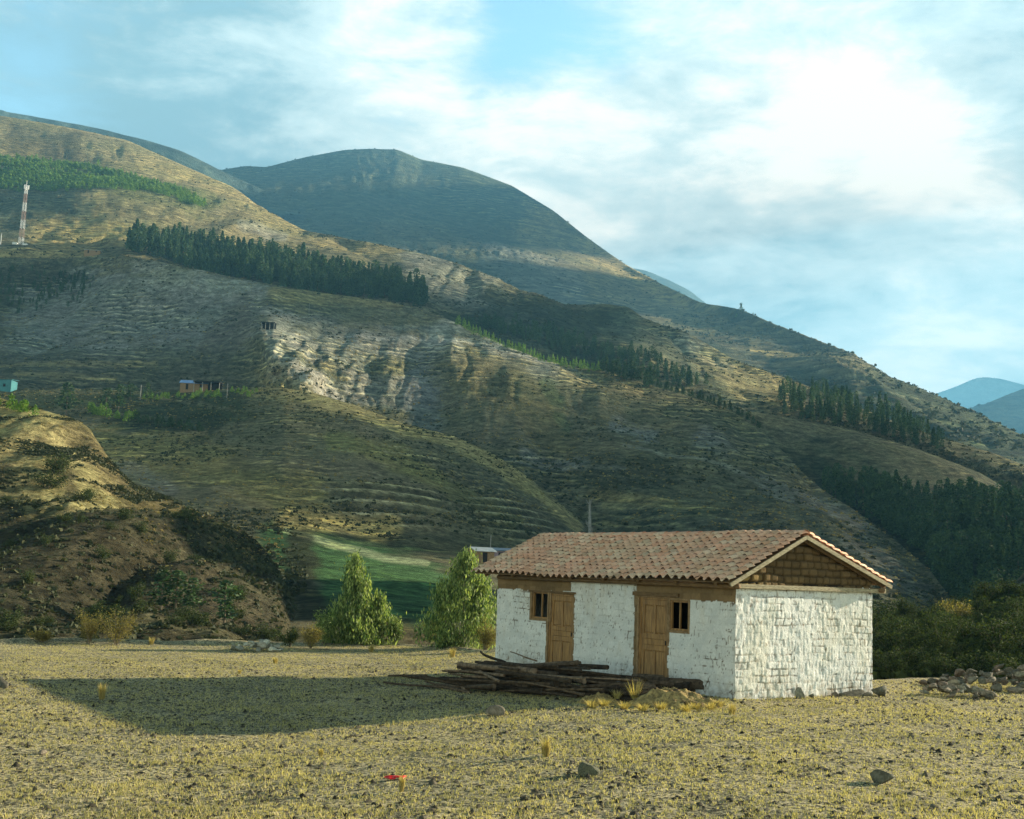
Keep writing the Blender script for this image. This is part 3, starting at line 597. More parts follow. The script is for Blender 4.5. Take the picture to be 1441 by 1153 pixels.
# close with the inner shell, back and far walls
wall = obj('wall', mesh('wall', hl(V), Fa, m_wall, True, Cc), house)
m_mud = simple('bare_adobe', (.17, .105, .05), (.30, .2, .11), 9, .95, None, .01)
mb = MB(); T = .34
mb.box(hl(HA), HU, HV, HZ, HL-T, HL, .03, HW, -.3, HE-.05); mb.box(hl(HA), HU, HV, HZ, .02, HL-T-.002, HW-T, HW-.002, -.3, HE-.05)
m_white = simple('whitewash', (.6, .6, .57), (.75, .75, .72), 6, .95, None, .01)
mb.build('rear_wall', m_white, house)
for (a, b, e, f_) in (D1, D2, W1, W2):      # jambs, sills and heads of the openings (thickness of the adobe)
    mb = MB(); T_ = .12
    mb.box(hl(HA), HU, HV, HZ, a-.06, a-.001, -.004, T_, e-.05, f_+.04); mb.box(hl(HA), HU, HV, HZ, b+.001, b+.06, -.004, T_, e-.05, f_+.04)
    mb.box(hl(HA), HU, HV, HZ, a, b, -.002, T_, f_+.001, f_+.04)
    if e > .2: mb.box(hl(HA), HU, HV, HZ, a, b, -.002, T_, e-.05, e-.001)
    mb.build('reveal', m_mud, house)
# gable triangle of bare adobe
RTG = HW/2-.28; SLG = ((HR-2.38)/(RTG+.38), (HR-2.46)/(HW-RTG+.42))
def gable():
    res = .025; n = int(HW/res)+1; s = np.linspace(0, HW, n); z = np.arange(2.30, HR, res); Sg, Zg = np.meshgrid(s, z)
    top = HR-.05-np.where(Sg < RTG, (RTG-Sg)*SLG[0], (Sg-RTG)*SLG[1]); Zc = np.minimum(Zg, top)
    d, rnd, _, _ = brick_field(Sg, Zg, 14, .16, .24); gr = smooth(.03, .006, d)
    rag = smooth(1.2, .3, Sg)*smooth(2.75, 2.4, Zg)
    h = .015*fbm(Sg*4, Zg*4, 0, 4, 15)+(rnd-.5)*.05-.05*gr-.02+rag*.03*(rnd-.3)
    c = MUD*np.array((.78, .80, .78))*(.75+.35*rnd[..., None])*(1-.5*gr[..., None]); y = (rag*(1-gr))[..., None]*.5; c = c*(1-y)+np.array((.5, .36, .14))*y  # mud darkened here for the shade under the roof overhang
    P = HA+HV*Sg[..., None]+HZ*Zc[..., None]-HU*h[..., None]
    ok = (Zg < top+res)[1:, 1:] | (Zg < top+res)[:-1, :-1]
    i = np.arange(len(z)-1)[:, None]*n+np.arange(n-1)[None]; Fc = np.stack([i, i+1, i+n+1, i+n], -1)[ok]
    o = obj('gable', mesh('gable', hl(P.reshape(-1, 3)), Fc, m_wall, True, c.reshape(-1, 3)), house); o['label'] = 'bare brown adobe gable above the whitewash'
    mb = MB(); a, b, c_ = hl(hp(HL-.05, 0, HE-.05)), hl(hp(HL-.05, HW, HE-.05)), hl(hp(HL-.05, RTG, HR-.06)); mb.add([a, b, c_, a+HU*.05, b+HU*.05, c_+HU*.05], [(0, 2, 1), (3, 4, 5), (0, 1, 4, 3), (1, 2, 5, 4), (2, 0, 3, 5)])
    mb.build('rear_gable', m_mud, house)
gable()
# timber
m_wood = simple('weathered_timber', (.09, .055, .026), (.19, .12, .06), 7, .8, (1, 1, 6), .004)
m_fascia = simple('pale_fascia_board', (.22, .18, .11), (.46, .40, .27), 5, .8, (2, 2, 9), .004)
m_door = simple('varnished_door_wood', (.15, .075, .022), (.36, .20, .07), 3.5, .5, (7, 7, .8), .003, spec=.4)
mb = MB(); mb.box(hl(HA), HU, HV, HZ, -.09, .12, -.03, HW+.38, 2.25, 2.345); mb.build('tie_beam', m_fascia, house)
for (a, b, e) in ((-.03, 1.55, 2.16), (D1[0]-.15, W1[1]+.2, 2.14)): pass
mb = MB(); mb.box(hl(HA), HU, HV, HZ, D2[0]-.35, D2[1]+.2, -.035, .12, D2[3]+.03, D2[3]+.115); mb.build('lintel', m_wood, house)
mb = MB(); mb.box(hl(HA), HU, HV, HZ, D1[0]-.1, W1[1]+.12, -.035, .12, D1[3]+.015, D1[3]+.06); mb.build('lintel', m_wood, house)

def door(Dm, lab):
    a, b, e, f_ = Dm; w = b-a; h = f_-e
    d = MB(); O = hl(HA); B = lambda s0, s1, t0, t1, z0, z1, bv=.006: d.box(O, HU, HV, HZ, s0, s1, t0, t1, z0, z1, bv)
    B(a+.05, b-.05, .075, .10, e+.02, f_-.05)                                  # back board
    st = .09
    for s0 in (a+.051, b-.051-st, (a+b)/2-.035): B(s0, s0+(st if s0 != (a+b)/2-.035 else .07), .045, .076, e+.021, f_-.051)
    for z0, z1 in ((e+.022, e+.2), (e+h*.40, e+h*.46), (e+h*.53, e+h*.585), (f_-.17, f_-.052)): B(a+.052, b-.052, .042, .077, z0, z1)
    B(a+.14, b-.14, .05, .078, e+h*.462, e+h*.528)                             # lock rail panel
    m0 = (a+b)/2
    for s0, s1 in ((a+.16, m0-.05), (m0+.05, b-.16)):
        for z0, z1 in ((e+.24, e+h*.39), (e+h*.60, f_-.19)): B(s0, s1, .052, .079, z0, z1, .012)
    o = d.build('door', m_door, house); o['label'] = lab
    h_ = MB(); h_.box(hl(HA), HU, HV, HZ, a+.08, a+.105, .02, .045, e+h*.47, e+h*.52); h_.build('handle', m_iron, o)
    f = MB(); 
    f.box(O, HU, HV, HZ, a+.001, a+.049, .03, .12, e, f_-.001); f.box(O, HU, HV, HZ, b-.049, b-.001, .03, .12, e, f_-.001); f.box(O, HU, HV, HZ, a+.05, b-.05, .032, .12, f_-.049, f_-.002)
    f.build('door_frame', m_door, house)
m_iron = simple('dark_iron', (.02, .02, .02), (.05, .045, .04), 9, .5)
def window(Wm, lab):
    a, b, e, f_ = Wm; O = hl(HA); f = MB()
    f.box(O, HU, HV, HZ, a+.001, a+.045, .04, .1, e+.001, f_-.001); f.box(O, HU, HV, HZ, b-.045, b-.001, .04, .1, e+.001, f_-.001)
    f.box(O, HU, HV, HZ, a+.046, b-.046, .042, .1, f_-.046, f_-.002); f.box(O, HU, HV, HZ, a+.046, b-.046, .038, .1, e+.002, e+.046)
    o = f.build('window_frame', m_door, house); o['label'] = lab
    g = MB(); m0 = (a+b)/2; g.box(O, HU, HV, HZ, m0-.016, m0+.016, .045, .09, e+.047, f_-.047); g.build('mullion', m_door, o)
door(D1, 'panelled wooden door farther from the corner'); door(D2, 'panelled wooden door nearer the corner, weathered at its foot')
window(W1, 'small dark window left of its door'); window(W2, 'small dark window right of its door')
m_dark = simple('dim_interior', (.012, .01, .008), (.02, .016, .012), 3)
mb = MB(); mb.box(hl(HA), HU, HV, HZ, T+.01, HL-T-.01, 1.6, 1.65, -.2, 2.35); mb.build('inner_wall', m_dark, house)  # near-black wall: the room's darkness painted in behind the openings
mb = MB(); mb.box(hl(HA), HU, HV, HZ, .05, HL-.02, .05, HW-.05, 2.36, 2.39); mb.build('ceiling_boards', m_dark, house)

# roof
OE, OB, OG, OL = .38, .42, .22, .74
RT = HW/2-.28                                       # the ridge sits a little towards the front
SLF, SLB = (HR-2.38)/(RT+OE), (HR-2.46)/(HW-RT+OB)
def roof():
    def barrel(sgn, seed):
        run = RT+OE if sgn < 0 else HW-RT+OB; SL = SLF if sgn < 0 else SLB; ncol = 38; nrow = 13
        ln = HL+OG+OL; cw = ln/ncol; V, Fc, Cc = [], [], []; K = 9
        slv = np.array(HV)*sgn*1.0
        for r in range(nrow+1):
            for j in range(ncol):
                s0 = -OG+j*cw; t0 = r/nrow*run; t1 = min((r+1.18)/nrow*run, run+.03); base = len(V)
                js, jt, jr = random.uniform(-.008, .008), random.uniform(-.018, .018), random.uniform(-.006, .006)
                if r == nrow: continue
                cl = np.array(random.choice(TILES))*random.uniform(.9, 1.1)
                if random.random() < .07: cl = cl*.6+np.array((.2, .19, .14))*.4
                for (t, lift) in ((t0, .0), (t1, .05)):
                    for k in range(K):
                        u = k/(K-1); 
                        prof = .062*math.sin(pi*min(u/.68, 1)) if u < .68 else -.022*math.sin(pi*(u-.68)/.32)
                        z = HR+.02-SL*(t)+prof+lift+jr+.03*math.sin(s0*.75+1.)-.012*math.cos(s0*2.1)-.02*(t/run); P = hp(s0+u*cw*1.02+js+((t-t0)*.0), RT, 0)+slv*(t+jt)+HZ*z; V.append(P)
                for k in range(K): V.append(np.array(V[base+K+k])-HZ*.022)
                f0 = [(base+k, base+k+1, base+K+k+1, base+K+k) for k in range(K-1)]+[(base+K+k, base+K+k+1, base+2*K+k+1, base+2*K+k) for k in range(K-1)]
                Fc += f0 if sgn > 0 else [q[::-1] for q in f0]; Cc += [cl]*(3*K)
        return V, Fc, Cc
    V, Fc, Cc = [], [], []
    for sg in (-1, 1):
        v, f, c = barrel(sg, 1); n = len(V); V += v; Fc += [tuple(i+n for i in q) for q in f]; Cc += c
    m, N, L, b = material('clay_tile', .85, .2)
    n = nz(N, L, 14, 6, .7); n2 = nz(N, L, 1.4, 5, .6)
    c = mix(N, L, 1., attr(N), grey(N, L, mr(N, L, n, .3, .7, .75, 1.2, False)), 'MULTIPLY')
    c = mix(N, L, mr(N, L, n2, .42, .66, 0, .28), c, (.40, .33, .21)); L.new(c, b.inputs['Base Color']); bump(N, L, b, n, .006)
    rf = obj('roof', mesh('roof', hl(np.array(V)), Fc, m, True, np.array(Cc)), house); rf['label'] = 'curved red clay tiles mottled with pale lichen'
    # ridge tiles
    R_ = MB(); nt = 24; ln = HL+OG+OL
    for k in range(nt):
        s0 = -OG+k*ln/nt; pr = []
        for s_, rad in ((s0, .105), (s0+ln/nt*1.08, .09)):
            for q in range(7): a = pi*q/6; pr.append(hl(hp(s_, RT-cos(a)*rad*1.1, HR+.015+sin(a)*rad*.75-(.0 if s_ == s0 else .008))))
        R_.add(pr, [(q, q+7, q+8, q+1) for q in range(6)], np.array(random.choice(TILES))*random.uniform(.85, 1.1))
    R_.build('ridge_tiles', m, rf, True, colr=True)
    # boarding under the tiles, rafters, fascia boards
    sh = MB()
    for sg, ov, SL in ((-1, RT+OE-.06, SLF), (1, HW-RT+OB-.06, SLB)):
        a = hl(hp(-OG+.03, RT, HR-.035)); q = HV*sg*ov-HZ*SL*ov; w = HU*(HL+OG+OL-.1)
        sh.add([a, a+w, a+w+q, a+q, a-HZ*.02, a+w-HZ*.02, a+w+q-HZ*.02, a+q-HZ*.02], [(0, 1, 2, 3), (7, 6, 5, 4), (0, 3, 7, 4), (1, 5, 6, 2), (3, 2, 6, 7)])
    sh.build('roof_boarding', m_wood, rf)
    for sg, ov, SL in ((-1, RT+OE, SLF), (1, HW-RT+OB, SLB)):
        sl = math.hypot(1, SL)
        ax = (HV*sg-HZ*SL)/sl; up = np.cross(HU, ax)*(1 if sg > 0 else -1); up = up if up[2] > 0 else -up
        ln = ov*sl
        f = MB(); f.box(hl(hp(-OG, RT, HR)), HU, ax, up, -.012, .022, .02, ln+.02, -.105, -.02); f.build('barge_board', m_fascia, rf)
        f = MB(); f.box(hl(hp(-OG, RT, HR)), HU, ax, up, .10, .15, .04, ln-.06, -.14, -.055); f.build('rafter', m_wood, rf)
        for k in range(8 if sg < 0 else 1):
            s = .35+k*(HL+OL-.5)/7.3
            f = MB(); f.box(hl(hp(s, RT, HR)), HU, ax, up, -.04, .04, RT*sl-.3, ln-.08, -.14, -.06); f.build('rafter', m_wood, rf)
    # purlin ends sticking out of the gable
    for t, z in ((HW+.15, HE-.11), (-.12, HE-.13)):
        f = MB(); f.tube([hl(hp(-OG+.02, t, z)), hl(hp(HL*.98, t, z))], .05, 8); f.build('wall_plate', m_wood, house, True)
TILES = [(.62, .36, .25), (.66, .41, .29), (.60, .38, .27), (.66, .48, .35), (.57, .32, .21), (.62, .45, .32), (.66, .40, .28), (.63, .35, .24)]
roof()

# ------------------------------------------------------------------ plants
def leaves(name, C, size, nrm=None, droop=0., width=.35, mat=None, parent=None, up=0., seed=0, fold=True):
    """leaf-shaped quads at centres C; droop 1 = hanging blades"""
    g = np.random.default_rng(seed+1); n = len(C); C = np.asarray(C, float)
    a = g.normal(size=(n, 3)); a /= np.linalg.norm(a, axis=1)[:, None]
    ax = a*(1-droop)+np.array([0, 0, -1.])*droop*(1 if not up else -1); ax /= np.linalg.norm(ax, axis=1)[:, None]
    b = g.normal(size=(n, 3)); b = np.cross(ax, b); b /= np.linalg.norm(b, axis=1)[:, None]
    L_ = (size*(.6+.8*g.random(n)))[:, None]
    V = np.stack([C-ax*L_*.5, C+b*L_*width*.5, C+ax*L_*.5, C-b*L_*width*.5], 1).reshape(-1, 3)
    i = np.arange(n)[:, None]*4+np.arange(4)[None]
    return V, i
def leaf_mesh(name, C, size, mat, **k):
    V, Fc = leaves(name, C, size, **k); return mesh(name, V, Fc, mat)

lf_euc = leafmat('eucalyptus_leaf', (.04, .09, .028), (.36, .43, .15), .42, .6, 2.5)
lf_conif = leafmat('dark_conifer_foliage', (.016, .045, .022), (.085, .145, .055), .2, .7, .035)
lf_pine = leafmat('young_pine_foliage', (.07, .16, .025), (.20, .30, .05), .35, .6, .2)
lf_scrub = leafmat('scrub_leaf', (.016, .03, .012), (.085, .11, .032), .2, .95, 1.6)
lf_dry = leafmat('dry_bush_leaf', (.10, .085, .03), (.26, .22, .07), .4, .7, 3)
lf_straw = leafmat('straw_blade', (.32, .25, .09), (.58, .47, .20), .45, .6, 6)
lf_olive = leafmat('dry_blade', (.26, .24, .11), (.64, .54, .27), .35, .7, .6)
bark = simple('grey_bark', (.10, .08, .055), (.2, .17, .12), 12, .95, (1, 1, .3), .01)
bark_dark = simple('dark_log_bark', (.045, .036, .028), (.16, .13, .10), 9, .95, (1, 1, 1), .03, use_col=True)

def leafy_tree(stems, nl, seed, leaf=.09, nb=120):
    """young eucalyptus: one or more stems (x, y, height, width, profile) with limbs and leaf sprays hung along twigs"""
    g = np.random.default_rng(seed); root = obj('eucalyptus_tree', None); t = MB(); C = []
    tot = sum(s[2]*s[3] for s in stems)
    for (sx, sy, H_, W_, prof) in stems:
        pts = [(sx*min(1, k/3)+.03*sin(k), sy*min(1, k/3)+.03*cos(2*k), H_*k/8) for k in range(9)]; t.tube(pts, np.linspace(.035, .006, 9), 7); n_ = int(nb*H_*W_/tot)
        for k in range(n_):
            h = H_*(.02+.98*g.random()**.9); rad = W_*.5*np.interp(h/H_, *prof)*(.35+.95*g.random()); a = g.random()*2*pi
            p0 = np.array([sx, sy, max(.02, h-rad*.5)]); p1 = np.array([sx+cos(a)*rad, sy+sin(a)*rad, h+.1*g.normal()])
            if k % 3 == 0: t.tube([p0, (p0+p1)/2+[0, 0, -.02], p1], [.012, .008, .004], 5)
            m = int(nl/nb*(.3+1.4*g.random())); cl = .06+.09*g.random(); u = .25+.85*g.random(m)**.5; C.append(p0+(p1-p0)*u[:, None]+g.normal(size=(m, 3))*cl*np.array([1, 1, 1.5]))
    C = np.concatenate(C); C = C[C[:, 2] > .03]
    t.build('trunk', bark, root, True); obj('crown', leaf_mesh('crown', C, leaf, lf_euc, droop=.66, width=.32, seed=seed), root)
    return root
def put_px(o, px, py, up=0): p = G(px, py); o.location = (p[0], p[1], p[2]+up); return p
PR1 = ([0, .1, .25, .4, .55, .7, .85, 1], [.86, 1., .95, .74, .56, .48, .36, .1]); PR2 = ([0, .15, .3, .5, .7, .85, 1], [.72, .92, 1., .86, .6, .38, .1])
tr = leafy_tree([(-.15, 0, 3.15, 1.6, PR1), (.75, .2, 1.75, 1.5, PR2), (-.65, -.1, 1.3, 1.5, PR2), (.3, -.2, 2.2, 1.3, PR2)], 15000, 21, .14, 190); put_px(tr, 500, 908.0, -.05); tag(tr, 'bushy bright green young eucalyptus standing alone left of the house at the edge', 'tree')
tr = leafy_tree([(0, 0, 3.3, 2.3, PR2), (.55, .1, 2.5, 1.7, PR2), (-.6, -.1, 2.0, 1.6, PR2)], 15000, 33, .14, 190); put_px(tr, 650, 912.0, -.05); tag(tr, 'tall cone shaped light green eucalyptus right beside the left end of the house', 'tree')

def bush(name, w, h, nl, mat, seed, leaf=.05, droop=.1, width=.4, stems=9):
    g = np.random.default_rng(seed); root = obj(name, None); t = MB(); C = []
    for k in range(stems):
        a = g.random()*2*pi; r = w*.5*(.2+.75*g.random()); tip = np.array([cos(a)*r, sin(a)*r, h*(.55+.45*g.random())*(1-.35*(2*r/w)**2)])
        t.tube([(0, 0, -.03), tip*.5+[0, 0, .05], tip], [.014, .009, .004], 5)
        m = nl//stems; u = .35+.7*g.random(m); C.append(tip*u[:, None]+g.normal(size=(m, 3))*np.array([w, w, h])*.085)
    C = np.concatenate(C); C[:, 2] = abs(C[:, 2])+.02
    t.build('stems', bark, root); obj('foliage', leaf_mesh('foliage', C, leaf, mat, droop=droop, width=width, seed=seed), root); return root
BUSH = [(125, 907, .95, .85, lf_dry, 'round dry yellow bush, left one of the pair at the far edge'), (163, 908, 1.15, .95, lf_dry, 'spiky dry bush, right one of the pair at the far edge'),
        (437, 913, .75, .72, lf_dry, 'brown dry bush between the left stone heap and the bright eucalyptus'), (408, 911, .45, .55, lf_scrub, 'small dark green bush just right of the left stone heap'),
        (682, 917, .7, .95, lf_dry, 'dark brownish bush against the left end of the house'), (604, 908, .6, .7, lf_dry, 'dry tan bush at the foot of the eucalyptus beside the house'),
        (553, 909, .65, .8, lf_euc, 'thin green bush at the right foot of the lone eucalyptus'), (455, 908, .8, 1.0, lf_euc, 'dark green bush at the left foot of the lone eucalyptus'), (60, 905, .8, .32, lf_dry, 'low straggly yellow bush on the bank at the left edge'),
        (1430, 938, 1.3, .8, lf_dry, 'yellowish bush behind the right stone pile')]
for i, (x, y, w, h, m_, lab) in enumerate(BUSH):
    w, h = w*1.35, h*1.25; b_ = bush('bush', w, h, 2600 if w < 1.7 else 4500, m_, 60+i, .055 if m_ != lf_euc else .08); put_px(b_, x, y); tag(b_, lab, 'bush')

def tuft(w, h, n, mat, seed, name='grass_tuft', spread=.5):
    g = np.random.default_rng(seed); V, Fc = [], []
    for k in range(n):
        a = g.random()*2*pi; r = w*.22*g.random()**.5; o = np.array([cos(a)*r, sin(a)*r, -.01]); ln = h*(.55+.5*g.random()); l = spread*(.15+g.random()*.7)*w
        a2 = a+g.normal()*.5; tip = o+np.array([cos(a2)*l, sin(a2)*l, ln]); mid = (o*.5+tip*.5)+np.array([0, 0, .1*ln]); s = np.array([-sin(a2), cos(a2), 0])*.0045
        b = len(V); V += [o-s, o+s, mid+s*.8, mid-s*.8, tip]; Fc += [(b, b+1, b+2, b+3), (b+3, b+2, b+4)]
    return mesh(name, V, Fc, mat)
TUFT = [(143, 985, .22, .36, 'straw tuft standing in the shadow of the house'), (387, 934, .2, .22, 'greenish straw tuft on the flat just below the left stone heap'), (213, 908, .26, .30, 'orange straw tuft beside the pair of dry bushes'),
        (522, 918, .34, .30, 'round golden tuft in front of the lone eucalyptus'), (636, 925, .3, .34, 'golden tuft in front of the eucalyptus beside the house'), (768, 1066, .18, .30, 'slim golden tuft on the open flat in front of the log pile'),
        (1030, 1006, .22, .24, 'yellow tuft by the near corner of the house'), (565, 1114, .09, .20, 'tiny pale tuft behind the red litter'), (451, 1064, .1, .12, 'very small straw tuft on the open flat left of the red litter'), (337, 948, .14, .12, 'low faint tuft on the lit flat above the house shadow')]
for i, (x, y, w, h, lab) in enumerate(TUFT):
    o = obj('grass_tuft', tuft(w, h, 150, lf_straw, 200+i)); put_px(o, x, y); tag(o, lab, 'grass tuft')

# short dry grass over the whole flat
def grass_cover():
    g = np.random.default_rng(5); n = 95000
    px = g.uniform(-150, 1650, n*2); rr = 9+38*g.random(n*2); d = ray(px, 950+0*px); x, y = d[:, 0]*rr, d[:, 1]*rr
    dens = smooth(-.3, .3, fbm(x*.9, y*1.4, 0, 5, 71))*.6+.4
    er = edge_r(np.arctan2(x, y)); s_, t_ = (x-HA[0])*HU[0]+(y-HA[1])*HU[1], (x-HA[0])*HV[0]+(y-HA[1])*HV[1]
    keep = (g.random(n*2) < dens) & (rr < er-.3) & ~((s_ > -.02) & (s_ < HL) & (t_ > -.02) & (t_ < HW)); x, y = x[keep][:n], y[keep][:n]; n = len(x)
    z = ground_z(x, y)+.0; h = .003+.018*g.random(n)**2*(1+1.5*(vnoise(x*.8, y*.8, 0, 5) > .6)); V, Fc = [], []
    P = np.stack([x, y, z+.0], -1); out = []
    for k in range(3):
        a = g.random(n)*2*pi; dr = np.stack([np.cos(a), np.sin(a), 0*a], -1); o = P+dr*.012; tip = o+dr*(h*.9)[:, None]+np.array([0, 0, 1.])*(h+.02)[:, None]
        s = np.stack([-np.sin(a), np.cos(a), 0*a], -1)*.0065; out.append(np.stack([o-s, o+s, tip], 1))
    V = np.concatenate(out, 0).reshape(-1, 3); Fc = np.arange(len(V)).reshape(-1, 3)
    tag(obj('grass', mesh('grass', V, Fc, lf_olive)), 'short dry grass stubble covering the stony flat', 'grass', kind='stuff')
grass_cover()

# ------------------------------------------------------------------ stones
m_stone = simple('grey_brown_stone', (.08, .075, .062), (.20, .185, .15), 5, .9, None, .02, use_col=True)
def rock_mesh(seed, flat=.7):
    import bmesh
    bm = bmesh.new(); bmesh.ops.create_icosphere(bm, subdivisions=3, radius=.5); V = np.array([v.co[:] for v in bm.verts]); g = np.random.default_rng(seed)
    for k in range(8):                                         # cut facets
        d = g.normal(size=3); d /= np.linalg.norm(d); c = .17+.2*g.random(); q = V@d; V = V-np.where(q > c, (q-c)*.98, 0)[:, None]*d
    V = V*1.2*(1+.07*fbm(V[:, 0]*7, V[:, 1]*7, V[:, 2]*7+9, 4, seed, .6))[:, None]*np.array([1, .85, flat])
    Fc = np.array([[v.index for v in f.verts] for f in bm.faces]); bm.free()
    me = mesh('stone', V, Fc, m_stone, False, np.zeros(V.shape)+np.array([1., .97, .9])*(.6+1.0*g.random())*np.array([1+.15*g.normal()*.5, 1, 1])); return me
ROCKS = [rock_mesh(300+i, .55+.3*random.random()) for i in range(9)]
def rock(name, p, size, rz=None, k=None, tilt=.2):
    o = obj(name, ROCKS[random.randrange(9) if k is None else k]); o.location = [float(q) for q in p]; o.scale = [float(q) for q in (size if hasattr(size, '__len__') else (size, size, size))]
    o.rotation_euler = (random.uniform(-tilt, tilt), random.uniform(-tilt, tilt), random.uniform(0, 6.28) if rz is None else rz); return o
m_moss = simple('mossy_dark_stone', (.05, .055, .038), (.15, .15, .10), 14, .95)
MOSSY = ROCKS[2].copy(); MOSSY.materials[0] = m_moss
LONE = [(698, 1008, .34, 'pale rounded stone at the lower edge of the house shadow'), (829, 1090, .32, 'dark mossy rock on the open flat in front of the house'), (1242, 1103, .33, 'brown rock casting a long shadow in the right foreground'),
        (818, 1030, .14, 'small dark stone on the flat in front of the log pile'), (922, 1056, .1, 'fist sized dark stone in front of the nearer door'), (2, 968, .4, 'pale stone at the left edge where the house shadow begins'), (997, 1016, .13, 'small dark stone by the yellow tuft'),
        (1406, 1040, .12, 'small dark stone on the right side of the flat, in front of the stone pile'), (755, 1044, .10, 'pale pebble beside the slim golden tuft'), (648, 985, .2, 'dusty stone in front of the left end of the log pile'), (60, 1062, .12, 'small dark stone in the left foreground'), (885, 1018, .1, 'small pale stone beneath the earth mound')]
for x, y, s_, lab in LONE:
    p = G(x, y); o = rock('stone', p+[0, 0, s_*.18], s_); tag(o, lab, 'stone')
    if 'mossy' in lab: o.data = MOSSY
m_moss = simple('mossy_dark_stone', (.07, .075, .05), (.15, .15, .1), 9, .95)
m_stone_pale = simple('pale_field_stone', (.26, .24, .20), (.50, .46, .39), 5, .9, None, .02, use_col=True)
PALE_ROCKS = []
for me_ in ROCKS[:4]: me_ = me_.copy(); me_.materials[0] = m_stone_pale; PALE_ROCKS.append(me_)
def heap(cx, cy, n, rx, ry, hh, s0, s1, lab, grp, seed, ang=0, pale=False):
    g = random.Random(seed); p0 = G(cx, cy)
    done = []
    for k in range(n):
        u = g.random()**.6; a = g.random()*2*pi; x = cos(a)*u*rx; y = sin(a)*u*ry; c, s = cos(ang), sin(ang); p = p0+np.array([x*c-y*s, x*s+y*c, 0]); sz = g.uniform(s0, s1)
        z = hh*(1-u**1.6)*g.uniform(.35, 1)+sz*.2
        q = on_ground(p, z); o = rock('stone', q, (sz*g.uniform(.9, 1.5), sz, sz*g.uniform(.7, 1)), tilt=.45); tag(o, lab, 'stone', grp)
        if pale: o.data = g.choice(PALE_ROCKS)
heap(1435, 972, 150, 2.3, 1.2, .62, .11, .30, 'grey stone in the loose heap at the right edge of the flat', 'stones of the right heap', 3, -.2)
heap(1345, 980, 34, .8, .6, .26, .12, .30, 'grey stone in the loose heap at the right edge of the flat', 'stones of the right heap', 6, -.1)
heap(364, 916, 36, .95, .6, .26, .15, .34, 'pale stone in the small heap at the far side of the flat', 'stones of the left heap', 4, pale=True)
def at_wall(t, out, up=0): return hp(-out, t, up)
for t, o_, sx, sy, sz, lab in ((3.35, .16, .85, .26, .22, 'long flat dark boulder lying against the sunny wall'), (4.18, .18, .62, .42, .36, 'big slab like boulder at the right foot of the sunny wall'),
                               (1.78, .10, .28, .22, .40, 'upright pale brown stone leaning on the sunny wall'), (2.12, .12, .2, .16, .14, 'small pale stone right of the upright one'), (2.9, .12, .2, .16, .14, 'small grey stone left of the long boulder'), (3.72, .3, .2, .2, .13, 'small stone between the two boulders')):
    tag(rock('boulder' if sx > .5 else 'stone', at_wall(t, o_+sy*.35, sz*.25), (sx, sy, sz*1.25), math.atan2(HV[1], HV[0]), tilt=.05), lab, 'boulder' if sx > .5 else 'stone')
for k in range(0):                                             # footing stones, part of the wall
    t = .12+k*.30; o = rock('footing_stone', hl(at_wall(t, -.02, .02)), (.34*random.uniform(.6, 1.3), .10, .16*random.uniform(.5, 1.2)), math.atan2(HV[1], HV[0]), tilt=.1); o.parent = house
    o.data = o.data.copy(); o.data.materials[0] = m_white

def gravel():
    g = np.random.default_rng(15); n = 24000; px = g.uniform(-150, 1650, n); rr = 9+27*g.random(n)**.9; d = ray(px, 950+0*px); x, y = d[:, 0]*rr, d[:, 1]*rr
    k = (rr < edge_r(np.arctan2(x, y))-.5) & (fbm(x*.7, y*1.1, 0, 4, 19) > -.12-.4*g.random(n)); s_, t_ = (x-HA[0])*HU[0]+(y-HA[1])*HU[1], (x-HA[0])*HV[0]+(y-HA[1])*HV[1]; k &= ~((s_ > -.02) & (s_ < HL) & (t_ > -.02) & (t_ < HW))
    x, y = x[k], y[k]; n = len(x); s = .009+.036*g.random(n)**4+.006*g.random(n)
    B = np.array([(1, 0, 0), (0, 1, 0), (-1, 0, 0), (0, -1, 0), (0, 0, .8), (.7, .7, .3), (-.7, .7, .35), (-.7, -.7, .3), (.7, -.7, .25)]); F_ = np.array([(0, 5, 4), (5, 1, 4), (1, 6, 4), (6, 2, 4), (2, 7, 4), (7, 3, 4), (3, 8, 4), (8, 0, 4)])
    V = B[None]*(1+.35*g.normal(size=(n, 9, 1)))*s[:, None, None]+np.stack([x, y, ground_z(x, y)], -1)[:, None]; F2 = (F_[None]+(np.arange(n)*9)[:, None, None]).reshape(-1, 3)
    br = (.2+.9*g.random(n)**1.5)[:, None, None]*np.array([1, .95, .82]); C = np.broadcast_to(br, (n, 9, 3)).reshape(-1, 3)
    tag(obj('gravel', mesh('gravel', V.reshape(-1, 3), F2, m_stone, False, C)), 'loose pebbles and clods scattered over the flat', 'gravel', kind='stuff')
gravel()

# ------------------------------------------------------------------ earth mounds
m_earth = simple('dry_earth', (.13, .10, .05), (.50, .38, .16), 9, 1, None, .08)
def mound(px, py, rx, ry, h, ang, lab, seed):
    n = 60; u = np.linspace(-1.3, 1.3, n); Xg, Yg = np.meshgrid(u, u); r = np.hypot(Xg, Yg); z = h*np.exp(-(r*1.25)**2*1.1)*(1+.9*fbm(Xg*2.2, Yg*2.2, 0, 5, seed, .65))+.16*h*fbm(Xg*9, Yg*9, 0, 4, seed, .7)-.06*smooth(.8, 1.2, r)
    p = G(px, py); c, s = cos(ang), sin(ang); X_, Y_ = Xg*rx, Yg*ry; V = np.stack([X_*c-Y_*s, X_*s+Y_*c, z], -1)
    i = np.arange(n-1)[:, None]*n+np.arange(n-1)[None]; Fc = np.stack([i, i+1, i+n+1, i+n], -1).reshape(-1, 4)
    o = obj('earth_mound', mesh('earth_mound', V.reshape(-1, 3), Fc, m_earth, True), None, p); tag(o, lab, 'mound')
    return o, p
